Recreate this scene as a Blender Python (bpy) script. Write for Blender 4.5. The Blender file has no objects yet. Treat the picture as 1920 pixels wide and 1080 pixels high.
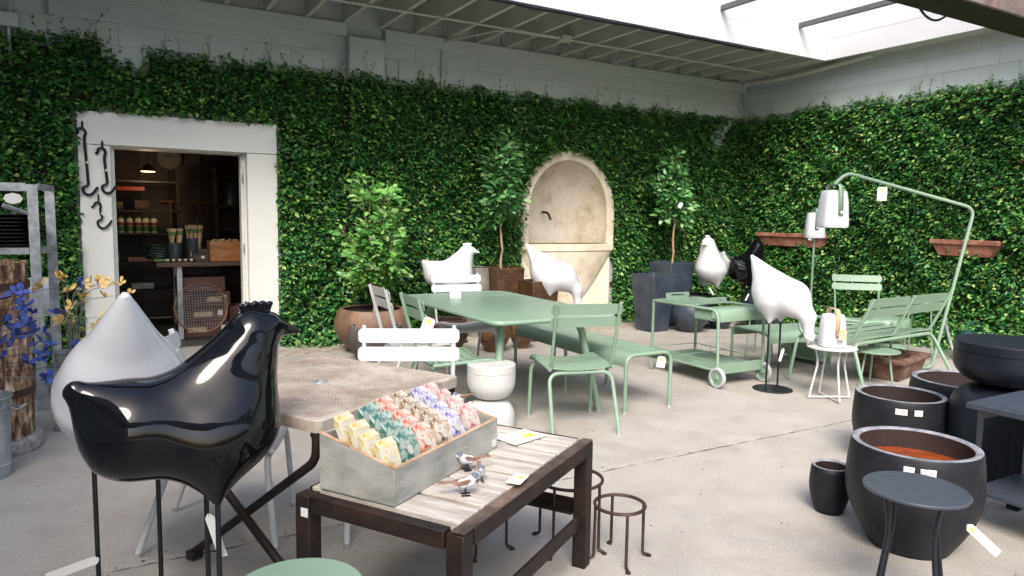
import bpy, bmesh, math, random
import numpy as np
from mathutils import Vector, Matrix, Euler
R_ = math.radians
sc = bpy.context.scene
COL = sc.collection
# ------------------------------------------------------------------ camera
PITCH, ROLL, YAW, EYE = R_(5.723), R_(.944), R_(30.04), 1.43
cam = bpy.data.cameras.new('camera'); cam.sensor_width = 36; cam.lens = 36 * 1329 / 1920; cam.clip_end = 300; cam.clip_start = .05
co = bpy.data.objects.new('camera', cam); COL.objects.link(co); sc.camera = co
f0 = Vector((math.sin(YAW), math.cos(YAW), 0)); r0 = Vector((math.cos(YAW), -math.sin(YAW), 0)); u0 = Vector((0, 0, 1))
fw = f0 * math.cos(PITCH) - u0 * math.sin(PITCH); up = u0 * math.cos(PITCH) + f0 * math.sin(PITCH)
rt = r0 * math.cos(ROLL) + up * math.sin(ROLL); up = up * math.cos(ROLL) - r0 * math.sin(ROLL)
co.matrix_world = Matrix(((rt.x, up.x, -fw.x, 0), (rt.y, up.y, -fw.y, 0), (rt.z, up.z, -fw.z, EYE), (0, 0, 0, 1)))
# ------------------------------------------------------------------ sky, sun, exposure
SUN_EL, SUN_AZ = R_(46), R_(217)          # direction the light comes from
w = bpy.data.worlds.new('World'); sc.world = w; w.use_nodes = True
nt = w.node_tree; nt.nodes.clear()
out = nt.nodes.new('ShaderNodeOutputWorld'); bg = nt.nodes.new('ShaderNodeBackground'); sky = nt.nodes.new('ShaderNodeTexSky')
sky.sky_type = 'NISHITA'; sky.sun_disc = False; sky.sun_elevation = SUN_EL; sky.sun_rotation = SUN_AZ
sky.air_density = 1.0; sky.dust_density = 4.0; sky.ozone_density = 1.0
bg.inputs['Strength'].default_value = .15
nt.links.new(sky.outputs[0], bg.inputs[0]); nt.links.new(bg.outputs[0], out.inputs[0])
sun = bpy.data.lights.new('sun', 'SUN'); sun.energy = 1.5; sun.angle = R_(26); sun.color = (1, .965, .91)
so = bpy.data.objects.new('sun', sun); COL.objects.link(so)
sd = Vector((math.sin(SUN_AZ) * math.cos(SUN_EL), math.cos(SUN_AZ) * math.cos(SUN_EL), math.sin(SUN_EL)))
so.rotation_euler = (-sd).to_track_quat('-Z', 'Y').to_euler(); so.location = (3, 0, 12)
vs = sc.view_settings; vs.view_transform = 'Standard'; vs.look = 'None'; vs.gamma = 1; vs.use_curve_mapping = False
vs.exposure = 1.40
# ------------------------------------------------------------------ mesh helpers
rnd = random.Random(7)
def tag(o, label=None, cat=None, group=None, kind=None):
    if label: o['label'] = label
    if cat: o['category'] = cat
    if group: o['group'] = group
    if kind: o['kind'] = kind
    return o
def thing(name, label, cat, loc=(0, 0, 0), rz=0, group=None):
    o = bpy.data.objects.new(name, None); COL.objects.link(o); o.location = loc; o.rotation_euler = (0, 0, rz); o.empty_display_size = .1
    return tag(o, label, cat, group)
def copy_tree(o, parent=None):
    c = o.copy(); COL.objects.link(c)
    if parent: c.parent = parent
    for ch in o.children: copy_tree(ch, c)
    return c
def linkmesh(name, me, parent=None, loc=None, rot=None):
    o = bpy.data.objects.new(name, me); COL.objects.link(o)
    if parent: o.parent = parent
    if loc: o.location = loc
    if rot: o.rotation_euler = rot
    return o
def fillet(pts, r, n=5):
    pts = [Vector(p) for p in pts]; o = [pts[0]]
    for i in range(1, len(pts) - 1):
        a, b, c = pts[i - 1], pts[i], pts[i + 1]
        rr = r[i - 1] if isinstance(r, (list, tuple)) else r
        d1, d2 = (a - b), (c - b); t = min(rr, d1.length * .48, d2.length * .48)
        p, q = b + d1.normalized() * t, b + d2.normalized() * t
        for k in range(n + 1):
            s = k / n; o.append(p * (1 - s) ** 2 + b * 2 * s * (1 - s) + q * s * s)
    o.append(pts[-1]); return o
class G:
    def __init__(s): s.v, s.f = [], []
    def add(s, V, F):
        b = len(s.v); s.v += [tuple(p) for p in V]; s.f += [tuple(i + b for i in f) for f in F]; return s
    def box(s, c, d, rz=0, m=None):
        x, y, z = d[0] / 2, d[1] / 2, d[2] / 2
        V = [Vector((i * x, j * y, k * z)) for i in (-1, 1) for j in (-1, 1) for k in (-1, 1)]
        if m is not None: V = [m @ p for p in V]
        if rz: q = Matrix.Rotation(rz, 3, 'Z'); V = [q @ p for p in V]
        V = [p + Vector(c) for p in V]
        return s.add(V, [(0, 1, 3, 2), (4, 6, 7, 5), (0, 4, 5, 1), (2, 3, 7, 6), (0, 2, 6, 4), (1, 5, 7, 3)])
    def bar(s, a, b, w, h, upv=(0, 0, 1)):
        a, b = Vector(a), Vector(b); d = (b - a); L = d.length; d.normalize()
        u = Vector(upv); sd_ = d.cross(u)
        if sd_.length < 1e-4: sd_ = d.cross(Vector((1, 0, 0)))
        sd_.normalize(); u = sd_.cross(d)
        V = [a + d * (L * i) + sd_ * (w / 2 * j) + u * (h / 2 * k) for i in (0, 1) for j in (-1, 1) for k in (-1, 1)]
        return s.add(V, [(0, 1, 3, 2), (4, 6, 7, 5), (0, 4, 5, 1), (2, 3, 7, 6), (0, 2, 6, 4), (1, 5, 7, 3)])
    def tube(s, pts, r, n=10, closed=False, rs=None, sx=1.0):
        P = [Vector(p) for p in pts]; m = len(P); V = []; F = []
        prev = None
        for i in range(m):
            if closed: t = P[(i + 1) % m] - P[i - 1]
            else: t = P[min(i + 1, m - 1)] - P[max(i - 1, 0)]
            if t.length < 1e-9: t = Vector((0, 0, 1))
            t.normalize()
            if prev is None:
                a = Vector((0, 0, 1)) if abs(t.z) < .9 else Vector((1, 0, 0)); nrm = (a - t * a.dot(t)).normalized()
            else:
                nrm = prev - t * prev.dot(t)
                nrm = nrm.normalized() if nrm.length > 1e-6 else prev
            prev = nrm; bn = t.cross(nrm); rr = rs[i] if rs else r
            for k in range(n):
                a = 2 * math.pi * k / n; V.append(P[i] + nrm * (rr * math.cos(a)) + bn * (rr * sx * math.sin(a)))
        for i in range(m if closed else m - 1):
            for k in range(n):
                j = (i + 1) % m; F.append((i * n + k, i * n + (k + 1) % n, j * n + (k + 1) % n, j * n + k))
        if not closed:
            F.append(tuple(range(n - 1, -1, -1))); F.append(tuple((m - 1) * n + k for k in range(n)))
        return s.add(V, F)
    def lathe(s, prof, n=40, c=(0, 0, 0), a0=0):
        V = []; F = []; rings = []
        for (r, z) in prof:
            if r < 1e-6: rings.append([len(V)]); V.append((c[0], c[1], c[2] + z))
            else:
                rings.append(list(range(len(V), len(V) + n)))
                V += [(c[0] + r * math.cos(a0 + 2 * math.pi * k / n), c[1] + r * math.sin(a0 + 2 * math.pi * k / n), c[2] + z) for k in range(n)]
        for A, B in zip(rings, rings[1:]):
            for k in range(n):
                l = (k + 1) % n
                if len(A) == 1 and len(B) == 1: continue
                if len(A) == 1: F.append((A[0], B[l], B[k]))
                elif len(B) == 1: F.append((A[k], A[l], B[0]))
                else: F.append((A[k], A[l], B[l], B[k]))
        return s.add(V, F)
    def prism(s, poly, axis='z', a=0, b=1, m=None):
        n = len(poly); V = []
        for t in (a, b):
            for (x, y) in poly:
                V.append({'z': (x, y, t), 'y': (x, t, y), 'x': (t, x, y)}[axis])
        if m is not None: V = [m @ Vector(p) for p in V]
        F = [tuple(range(n - 1, -1, -1)), tuple(range(n, 2 * n))] + [(i, (i + 1) % n, n + (i + 1) % n, n + i) for i in range(n)]
        return s.add(V, F)
    def strip(s, A, B):
        n = len(A); return s.add(list(A) + list(B), [(i, i + 1, n + i + 1, n + i) for i in range(n - 1)])
    def mesh(s, name, mat, smooth=40):
        me = bpy.data.meshes.new(name); me.from_pydata(s.v, [], s.f); me.update()
        bm = bmesh.new(); bm.from_mesh(me); bmesh.ops.recalc_face_normals(bm, faces=bm.faces); bm.to_mesh(me); bm.free()
        if mat: me.materials.append(mat)
        if smooth:
            me.polygons.foreach_set('use_smooth', [True] * len(me.polygons)); me.set_sharp_from_angle(angle=R_(smooth))
        return me
    def build(s, name, mat, parent=None, smooth=40, bevel=0, seg=2, loc=None, rot=None):
        o = linkmesh(name, s.mesh(name, mat, smooth), parent, loc, rot)
        if bevel:
            b = o.modifiers.new('bevel', 'BEVEL'); b.width = bevel; b.segments = seg; b.limit_method = 'ANGLE'; b.angle_limit = R_(40)
        return o
def rrect(w, h, r, n=5, cx=0, cy=0):
    o = []
    for sx, sy, a in ((1, 1, 0), (-1, 1, 90), (-1, -1, 180), (1, -1, 270)):
        for k in range(n + 1):
            t = R_(a + 90 * k / n); o.append((cx + sx * (w / 2 - r) + r * math.cos(t), cy + sy * (h / 2 - r) + r * math.sin(t)))
    return o
def disc(r, z0, z1, n=48, e=.003):
    return [(0, z0), (r - e, z0), (r, z0 + e), (r, z1 - e), (r - e, z1), (0, z1)]
# ------------------------------------------------------------------ materials
def nodes(name):
    m = bpy.data.materials.new(name); m.use_nodes = True; n = m.node_tree; return m, n, n.nodes['Principled BSDF']
def N(n, t, **k):
    x = n.nodes.new('ShaderNode' + t)
    for a, b in k.items():
        if hasattr(x, a): setattr(x, a, b)
        else: x.inputs[a].default_value = b
    return x
def c4(c): return (*c, 1) if len(c) == 3 else c
def noise(n, scale, detail=6, rough=.6, co=None, dist=0):
    x = N(n, 'TexNoise'); x.inputs['Scale'].default_value = scale; x.inputs['Detail'].default_value = detail; x.inputs['Roughness'].default_value = rough; x.inputs['Distortion'].default_value = dist
    if co: n.links.new(co, x.inputs['Vector'])
    return x.outputs['Fac']
def ramp(n, fac, stops):
    x = N(n, 'ValToRGB'); e = x.color_ramp.elements
    while len(e) < len(stops): e.new(.5)
    for el, (p, c) in zip(e, stops): el.position = p; el.color = c4(c) if not isinstance(c, (int, float)) else (c, c, c, 1)
    n.links.new(fac, x.inputs[0]); return x.outputs[0]
def mix(n, fac, a, b, mode='MIX'):
    x = N(n, 'Mix', data_type='RGBA', blend_type=mode)
    for sock, val in ((x.inputs[0], fac), (x.inputs[6], a), (x.inputs[7], b)):
        if hasattr(val, 'is_output'): n.links.new(val, sock)
        else: sock.default_value = c4(val) if isinstance(val, tuple) else val
    return x.outputs[2]
def mapped(n, scale=(1, 1, 1), kind='Object'):
    t = N(n, 'TexCoord'); m = N(n, 'Mapping'); m.inputs['Scale'].default_value = scale; n.links.new(t.outputs[kind], m.inputs[0]); return m.outputs[0]
def bump(n, bs, h, strength, dist=.01):
    b = N(n, 'Bump'); b.inputs['Strength'].default_value = strength; b.inputs['Distance'].default_value = dist; n.links.new(h, b.inputs['Height']); n.links.new(b.outputs[0], bs.inputs['Normal'])
def plain(name, col, rough=.5, metal=0, var=.12, vs_=6, bp=0, bs_=120, coat=0, spec=.5):
    """one colour with a little wear: large soft variation, roughness variation, optional fine bump"""
    m, n, b = nodes(name); co_ = mapped(n)
    f = noise(n, vs_, 5, .6, co_)
    lo = tuple(c * (1 - var) for c in col); hi = tuple(min(1, c * (1 + var)) for c in col)
    n.links.new(ramp(n, f, [(.3, lo), (.7, hi)]), b.inputs['Base Color'])
    n.links.new(ramp(n, f, [(.25, max(0, rough - .08)), (.75, min(1, rough + .08))]), b.inputs['Roughness'])
    b.inputs['Metallic'].default_value = metal; b.inputs['Coat Weight'].default_value = coat; b.inputs['Coat Roughness'].default_value = .05
    b.inputs['Specular IOR Level'].default_value = spec
    if bp: bump(n, b, noise(n, bs_, 3, .6, co_), bp, .004)
    return m
def worn(name, cols, scale=8, rough=.7, metal=0, stretch=(1, 1, 1), bp=.3, dist=.006, detail=10, lo=.35, hi=.68, fine=None, dn=0, spec=.5):
    """several colours broken up by noise: rust, bark, old paint, weathered wood"""
    m, n, b = nodes(name); co_ = mapped(n, stretch)
    f = noise(n, scale, detail, .68, co_, dn); k = len(cols)
    col = ramp(n, f, [(lo + (hi - lo) * i / max(1, k - 1), c) for i, c in enumerate(cols)])
    if fine:
        g = noise(n, scale * fine[0], 4, .7, co_); col = mix(n, ramp(n, g, [(fine[2], 0), (fine[2] + .12, 1)]), col, fine[1])
    n.links.new(col, b.inputs['Base Color']); b.inputs['Roughness'].default_value = rough; b.inputs['Metallic'].default_value = metal; b.inputs['Specular IOR Level'].default_value = spec
    bump(n, b, f, bp, dist); return m
GREEN = plain('green_powder_coat', (.205, .298, .222), .36, 0, .10, 2.2, .05, 500)
GREEN_D = plain('green_powder_coat_dark', (.19, .28, .207), .38, 0, .05, 3, .05, 500)
WHITE = plain('white_powder_coat', (.50, .51, .525), .42, 0, .03, 3, .04, 500)
PALE = plain('pale_grey_powder_coat', (.46, .475, .465), .45, 0, .04, 3)
WGLOSS = plain('white_gloss_fibreglass', (.56, .57, .59), .22, 0, .02, 2, coat=.3)
BGLOSS = plain('black_gloss_fibreglass', (.003, .003, .0045), .05, 0, .1, 2, coat=.25, spec=.28)
BSTEEL = plain('black_steel', (.008, .009, .012), .38, 0, .15, 8)
ANTHRA = plain('anthracite_powder_coat', (.007, .010, .016), .42, 0, .12, 4, .04, 500, spec=.3)
ANTHRA_LIT = plain('anthracite_lit_top', (.045, .055, .072), .30, 0, .1, 4)  # tops lighter than the legs: sky reflection is put into the colour
CLAYBLK = worn('charcoal_clay', [(.006, .0065, .009), (.011, .012, .016), (.018, .019, .024)], 6, .5, bp=.12, dist=.003, spec=.28)
RIMGREY = worn('worn_clay_rim', [(.10, .105, .125), (.20, .21, .235), (.30, .31, .33)], 14, .6, bp=.1)
SLATE = worn('slate_glaze', [(.02, .027, .042), (.035, .046, .066), (.055, .07, .095)], 5, .36, bp=.08, dist=.003)
POTIN = worn('pot_inside_brown', [(.015, .008, .008), (.03, .015, .013)], 7, .75)
POTWATER = worn('rusty_pot_floor', [(.10, .022, .008), (.26, .05, .010), (.34, .065, .014)], 5, .2, bp=.05)
TERRA = worn('brown_clay', [(.085, .05, .034), (.17, .10, .062), (.25, .16, .105)], 3.5, .55, bp=.1, stretch=(1, 1, .6))
BRONZE = worn('bronze_glaze', [(.04, .021, .011), (.13, .07, .032), (.25, .145, .07)], 4, .3, metal=.25, bp=.1, stretch=(1, 1, 2.2))
DKBRONZE = worn('dark_brown_glaze', [(.025, .014, .009), (.075, .04, .02), (.13, .07, .035)], 5, .35, metal=.2, bp=.1, stretch=(1, 1, 1.6))
PEWTER = worn('pewter_glaze', [(.12, .115, .10), (.24, .23, .20), (.33, .31, .27)], 5, .4, metal=.2)
RUST = worn('dark_rusted_steel', [(.007, .005, .0045), (.018, .010, .008), (.045, .021, .014)], 9, .62, metal=.3, bp=.25, fine=(6, (.15, .075, .045), .66))
RUSTT = worn('bare_worn_steel', [(.05, .035, .03), (.12, .085, .07), (.28, .19, .14)], 7, .5, metal=.4, bp=.2)
PERF = worn('rust_stained_cream_steel', [(.17, .11, .075), (.31, .25, .20), (.46, .41, .355)], 4.5, .6, bp=.2, lo=.25, hi=.6, fine=(9, (.17, .075, .035), .62))
GALV = worn('galvanised_steel', [(.20, .22, .235), (.33, .35, .36), (.48, .49, .50)], 14, .45, metal=.3, bp=.1)
ZINC = worn('weathered_zinc', [(.16, .19, .22), (.30, .33, .35), (.44, .46, .47)], 9, .5, metal=.35, bp=.12, stretch=(1, 1, .4))
IRON = plain('black_wrought_iron', (.008, .009, .013), .45, .3, .2, 10, .2, 200)
BROWNIRON = worn('brown_wrought_iron', [(.018, .010, .009), (.05, .027, .022), (.085, .045, .035)], 14, .5, metal=.3)
BARK = worn('old_barrel_wood', [(.03, .014, .008), (.13, .06, .03), (.34, .22, .13), (.62, .52, .40)], 9, .85, bp=.6, stretch=(2.4, 2.4, .8), dist=.014, lo=.36, hi=.62)
RUSTBAND = worn('rusted_iron_band', [(.02, .011, .008), (.07, .032, .02)], 20, .75, bp=.3)
STONE = worn('granite_base', [(.16, .15, .14), (.33, .31, .28), (.48, .46, .42)], 40, .85, bp=.4, detail=4)
DOORW = plain('cream_white_paint', (.70, .70, .655), .5, 0, .05, 1.5, .1, 60)
GREYCRATE = worn('worn_blue_grey_paint', [(.15, .16, .152), (.28, .285, .265), (.40, .39, .355)], 6, .62, bp=.25, stretch=(.7, 1, 2), lo=.28, hi=.64, fine=(4, (.38, .22, .13), .61))
RAWEDGE = worn('raw_wood_edge', [(.20, .12, .07), (.45, .29, .18), (.56, .42, .31)], 10, .75, bp=.3)
PLANK = worn('sun_bleached_plank', [(.09, .075, .06), (.27, .235, .20), (.42, .38, .335), (.52, .49, .445)], 6, .8, bp=.35, stretch=(.55, 5.0, 3), lo=.22, hi=.62, dn=.6)
NICHE = worn('stained_limewash', [(.26, .19, .11), (.52, .43, .30), (.66, .58, .45), (.72, .66, .55)], 2.4, .88, bp=.3, lo=.24, hi=.58, fine=(9, (.27, .19, .11), .67))
NICHE_IN = worn('stained_limewash_inside', [(.22, .16, .09), (.48, .40, .28), (.66, .58, .46), (.74, .68, .57)], 2.1, .9, bp=.3, lo=.26, hi=.60, fine=(7, (.32, .24, .15), .66))
BRICKRED = worn('brick_red_clay', [(.14, .05, .034), (.28, .115, .08), (.38, .19, .14)], 7, .8, bp=.25, fine=(5, (.30, .25, .20), .66))
CLAYTROUGH = worn('mossy_terracotta', [(.035, .025, .02), (.12, .065, .045), (.22, .13, .09)], 9, .85, bp=.4, fine=(3, (.25, .22, .19), .6))
SOIL = worn('potting_soil', [(.008, .006, .005), (.025, .018, .013)], 40, .95, bp=.8)
WOODY = worn('pale_bark', [(.16, .11, .065), (.33, .24, .15), (.42, .33, .22)], 18, .8, bp=.4, stretch=(1, 1, .3))
PAPER = plain('white_paper', (.60, .60, .58), .7, 0, .02)
YELLOW = plain('yellow_ink', (.72, .72, .08), .7, 0, .05)
TAGGREY = plain('printed_tag', (.66, .66, .68), .7, 0, .03)
INK = plain('dark_ink', (.05, .05, .06), .7)
RUBBER = plain('pale_grey_rubber', (.38, .40, .42), .6, 0, .05)
CHROME = plain('clear_glide', (.55, .55, .55), .2, .6)
PINE = worn('orange_pine', [(.22, .085, .025), (.38, .16, .05), (.46, .22, .08)], 4, .5, stretch=(.6, 4, 4), bp=.1)
LAMPW = plain('opal_plastic', (.58, .59, .62), .3, 0, .01)
BEAMRUST = worn('weathered_steel_beam', [(.07, .045, .035), (.19, .155, .135), (.30, .29, .28)], 3, .55, metal=.3, bp=.2, fine=(4, (.22, .10, .05), .6))
def leafmat(name, cols, rough=.42, trans=.25):
    m, n, b = nodes(name); g = N(n, 'NewGeometry')
    col = ramp(n, g.outputs['Random Per Island'], cols); n.links.new(col, b.inputs['Base Color']); b.inputs['Roughness'].default_value = rough
    b.inputs['Specular IOR Level'].default_value = .6
    t = N(n, 'BsdfTranslucent'); n.links.new(mix(n, .35, col, (.22, .42, .05)), t.inputs[0]); x = N(n, 'MixShader'); x.inputs[0].default_value = trans
    o = n.nodes['Material Output']; n.links.new(b.outputs[0], x.inputs[1]); n.links.new(t.outputs[0], x.inputs[2]); n.links.new(x.outputs[0], o.inputs[0]); return m
IVYLEAF = leafmat('ivy_leaf', [(0, (.085, .048, .022)), (.022, (.07, .05, .02)), (.03, (.009, .058, .022)), (.32, (.022, .120, .034)), (.60, (.055, .22, .046)), (.82, (.15, .35, .072)), (1, (.38, .50, .15))], .40)
CITRUS = leafmat('citrus_leaf', [(0, (.06, .19, .04)), (.5, (.14, .36, .08)), (.85, (.28, .50, .14)), (1, (.44, .60, .25))], .34, .3)
CITRUS_D = leafmat('dark_citrus_leaf', [(0, (.04, .14, .05)), (.5, (.10, .28, .09)), (.85, (.20, .41, .16)), (1, (.38, .54, .30))], .3, .25)
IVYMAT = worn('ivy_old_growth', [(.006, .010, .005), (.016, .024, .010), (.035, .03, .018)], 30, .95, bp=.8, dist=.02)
# concrete floor
def floor_mat():
    m, n, b = nodes('old_concrete'); co_ = mapped(n)
    f1 = noise(n, .55, 7, .62, co_); f2 = noise(n, 3.2, 8, .65, co_); f3 = noise(n, 95, 3, .6, co_)
    c = ramp(n, f1, [(.30, (0.263, 0.239, 0.210)), (.52, (0.352, 0.326, 0.292)), (.72, (0.402, 0.378, 0.343))])
    c = mix(n, .6, c, ramp(n, f2, [(.26, (0.184, 0.164, 0.141)), (.5, (0.335, 0.311, 0.279)), (.74, (0.430, 0.406, 0.371))]))
    c = mix(n, ramp(n, noise(n, 1.25, 9, .72, co_, .6), [(.55, 0), (.70, .75)]), c, (0.251, 0.195, 0.141))
    c = mix(n, ramp(n, noise(n, .8, 8, .7, co_, 1.2), [(.56, 0), (.68, .6)]), c, (0.190, 0.180, 0.164))
    c = mix(n, ramp(n, noise(n, 30, 5, .75, co_), [(.66, 0), (.73, .7)]), c, (0.123, 0.111, 0.096))
    c = mix(n, ramp(n, noise(n, 5.5, 9, .8, co_, 2.2), [(.488, 0), (.498, .30), (.508, 0)]), c, (0.134, 0.122, 0.109))
    c = mix(n, .30, c, ramp(n, f3, [(.3, (0.184, 0.172, 0.153)), (.7, (0.469, 0.445, 0.409))]))
    c = mix(n, ramp(n, noise(n, 160, 2, .5, co_), [(.70, 0), (.74, .8)]), c, (0.100, 0.095, 0.082))
    n.links.new(c, b.inputs['Base Color']); n.links.new(ramp(n, f2, [(.3, .62), (.7, .82)]), b.inputs['Roughness'])
    bump(n, b, mix(n, .5, f2, f3), .35, .006); return m
FLOORM = floor_mat()
def paint_wall():
    m, n, b = nodes('painted_block'); co_ = mapped(n, (1, 1, 1))
    f1 = noise(n, 1.1, 6, .6, co_); f3 = noise(n, 70, 4, .65, co_)
    c = ramp(n, f1, [(.3, (.44, .485, .465)), (.7, (.54, .59, .57))])
    # rootlet specks left by the creeper, in upright runs
    t = noise(n, 26, 2, .5, mapped(n, (1, 1, .35))); u = noise(n, 1.3, 3, .6, mapped(n, (2.6, 2.6, .5)))
    sp = N(n, 'Math', operation='MULTIPLY'); n.links.new(ramp(n, t, [(.69, 0), (.72, 1)]), sp.inputs[0]); n.links.new(ramp(n, u, [(.5, 0), (.6, 1)]), sp.inputs[1])
    c = mix(n, sp.outputs[0], c, (.10, .085, .06))
    n.links.new(c, b.inputs['Base Color']); b.inputs['Roughness'].default_value = .6; bump(n, b, f3, .25, .004); return m
BLOCKM = paint_wall()
CEILM = plain('painted_timber', (.50, .50, .46), .6, 0, .06, 2, .1, 40)
WELLM = plain('white_painted_plaster', (.50, .50, .515), .6, 0, .05, 1.5)
def print_mat(name, base, ink, scale=60, w_=.55):
    """paper with short rows of print"""
    m, n, b = nodes(name); co_ = mapped(n)
    br = N(n, 'TexWave', wave_type='BANDS', bands_direction='Z'); br.inputs['Scale'].default_value = scale; n.links.new(co_, br.inputs['Vector'])
    g = noise(n, scale * 2.2, 2, .6, co_); k = N(n, 'Math', operation='MULTIPLY')
    n.links.new(ramp(n, br.outputs['Fac'], [(w_, 0), (w_ + .05, 1)]), k.inputs[0]); n.links.new(ramp(n, g, [(.45, 0), (.5, 1)]), k.inputs[1])
    n.links.new(mix(n, k.outputs[0], base, ink), b.inputs['Base Color']); b.inputs['Roughness'].default_value = .7; return m
TAGPRINT = print_mat('printed_card', (.68, .68, .70), (.16, .16, .18), 30)
LABELPRINT = print_mat('printed_label', (.70, .70, .70), (.04, .05, .09), 45)
# ================================================================== the setting
YB, XR, XL, YN = 7.86, 8.58, -3.2, -5.6
# floor: two concrete pours that meet at a tooled joint
fl = tag(bpy.data.objects.new('floor', None), kind='structure'); COL.objects.link(fl)
def slab(y0, y1, seed):
    r = random.Random(seed); g = G(); n = 240
    xs = [XL + (XR + .3 - XL) * i / n for i in range(n + 1)]
    def edge(y, on): return [(x, y + (r.uniform(-.006, .006) if on else 0)) for x in xs]
    a, b = edge(y0, y0 > 3), edge(y1, y1 < 4)
    g.add([(x, y, 0) for x, y in a] + [(x, y, 0) for x, y in b] + [(x, y, -.05) for x, y in a] + [(x, y, -.05) for x, y in b],
          [(i, i + 1, n + 2 + i, n + 1 + i) for i in range(n)] + [(i, 2 * n + 2 + i, 2 * n + 3 + i, i + 1) for i in range(n)] +
          [(n + 1 + i, n + 2 + i, 3 * n + 4 + i, 3 * n + 3 + i) for i in range(n)])
    return g.build('slab', FLOORM, fl, 30, .004, 2)
slab(YN, 3.115, 1); slab(3.132, YB + .3, 2)
G().box((2.7, 1.2, -.023), (12.2, 14, .03)).build('joint_filler', SOIL, fl)
# pavers along the foot of the back wall
pav = tag(bpy.data.objects.new('paving_strip', None), kind='structure'); COL.objects.link(pav)
PAVM = worn('old_paver', [(.20, .17, .14), (.33, .29, .245), (.42, .38, .33)], 9, .85, bp=.3)
pm = None; r = random.Random(3)
for j in range(3):
    for i in range(34):
        x = 1.45 + i * .205 + (j % 2) * .1; y = 7.28 + j * .105
        if pm is None:
            o = G().box((0, 0, 0), (.197, .097, .05)).build('paver', PAVM, pav, 40, .006, 2); pm = o.data; o.location = (x, y, -.019)
            bv = o
        else:
            o = linkmesh('paver', pm, pav, (x, y, -.019 + r.uniform(-.002, .002)), (r.uniform(-.01, .01), 0, r.uniform(-.02, .02)))
# ---------------------------------------------------------------- back wall
bw = thing('back_wall', 'grey painted block wall behind the ivy with the shop doorway in it', 'wall')
DX0, DX1, DZ = .09, 1.32, 2.05
NX0, NX1, NZ = 4.64, 6.10, 2.31
g = G(); T = .28; yc = YB + .012 + T / 2
def wb(x0, x1, z0, z1): g.box(((x0 + x1) / 2, yc, (z0 + z1) / 2), (x1 - x0, T, z1 - z0))
wb(XL, DX0, 0, 3.9); wb(DX0, DX1, DZ, 3.9); wb(DX1, NX0, 0, 3.9); wb(NX0, NX1, NZ, 3.9); wb(NX1, XR + .3, 0, 3.9)
g.build('core', BLOCKM, bw)
BW, BH = .40, .20
def blockmesh(w_, h_):
    o = G().box((0, 0, 0), (w_ - .0018, .03, h_ - .0018)).mesh('block', BLOCKM); return o
bm_full, bm_half = blockmesh(BW, BH), blockmesh(BW / 2, BH)
def add_block(par, me, loc, rz=0):
    o = linkmesh('block', me, par, loc, (0, 0, rz)); b = o.modifiers.new('bevel', 'BEVEL'); b.width = .002; b.segments = 2; return o
r = random.Random(5)
for k, z in enumerate((2.885, 3.085, 3.285)):
    x = XL + .2 + (BW / 2 if k % 2 else 0) + 1.6
    while x < XR - .1:
        if not (2.39 - .2 < x < 2.80 + .2) and not (-.35 < x < 1.66 and z > 3.2):
            add_block(bw, bm_full, (x, YB + .002 + r.uniform(-.001, .002), z))
        x += BW
# cast concrete lintel, ledger, pier
G().box((.655, YB - .012, 3.28), (2.01, .05, .195)).build('cast_lintel', BLOCKM, bw, 40, .006)
lg = G().box((.55, YB - .045, 3.427), (3.66, .065, .13)); lg.build('ledger', BLOCKM, bw, 40, .006)
G().box((5.70, YB - .045, 3.427), (5.76, .065, .13)).build('ledger', BLOCKM, bw, 40, .006)
G().box((2.595, YB - .05, 1.68), (.41, .13, 3.36)).build('pier', BLOCKM, bw, 40, .012)
G().box((2.60, YB + .03, 3.55), (.40, .06, .36)).build('pier_recess', BLOCKM, bw)
# ---------------------------------------------------------------- right wall
rw = thing('side_wall', 'grey painted block wall meeting the doorway wall at the corner', 'wall')
G().box((XR + .012 + T / 2, (YB + YN) / 2, 1.95), (T, YB - YN, 3.9)).build('core', BLOCKM, rw)
for k, z in enumerate((2.885, 3.085, 3.285, 3.485)):
    y = YB - .21 - (BW / 2 if k % 2 else 0)
    while y > 1.5:
        add_block(rw, bm_full, (XR + .002 + r.uniform(-.001, .002), y, z), math.pi / 2); y -= BW
# walls the photograph does not show but which shade the yard
ow = tag(bpy.data.objects.new('left_wall', None), kind='structure'); COL.objects.link(ow)
G().box((XL - .15, (YB + YN) / 2, 1.95), (.3, YB - YN, 3.9)).build('core', BLOCKM, ow)
# ---------------------------------------------------------------- ceiling round the open roof light
OX0, OX1, OY0, OY1, ZC, ZW = -2.3, 8.16, -4.6, 6.13, 3.50, 4.95
ce = tag(bpy.data.objects.new('ceiling', None), kind='structure'); COL.objects.link(ce)
def deck(x0, x1, y0, y1): return G().box(((x0 + x1) / 2, (y0 + y1) / 2, 3.78), (x1 - x0, y1 - y0, .06)).build('deck', CEILM, ce)
deck(XL - .3, XR + .3, OY1 + .03, YB + .3); deck(XL - .3, OX0 - .03, YN, OY1 + .03); deck(OX1 + .03, XR + .3, YN, OY1 + .03); deck(OX0 - .03, OX1 + .03, YN, OY0 - .03)
jm = G().box((0, 0, 0), (.045, YB - OY1 - .1, .25)).mesh('joist', CEILM)
x = -2.9
jr = random.Random(2)
while x < XR - .1:
    o = linkmesh('joist', jm, ce, (x + jr.uniform(-.012, .012), (YB + OY1) / 2, 3.622)); b = o.modifiers.new('bevel', 'BEVEL'); b.width = .004
    x += .405
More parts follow.
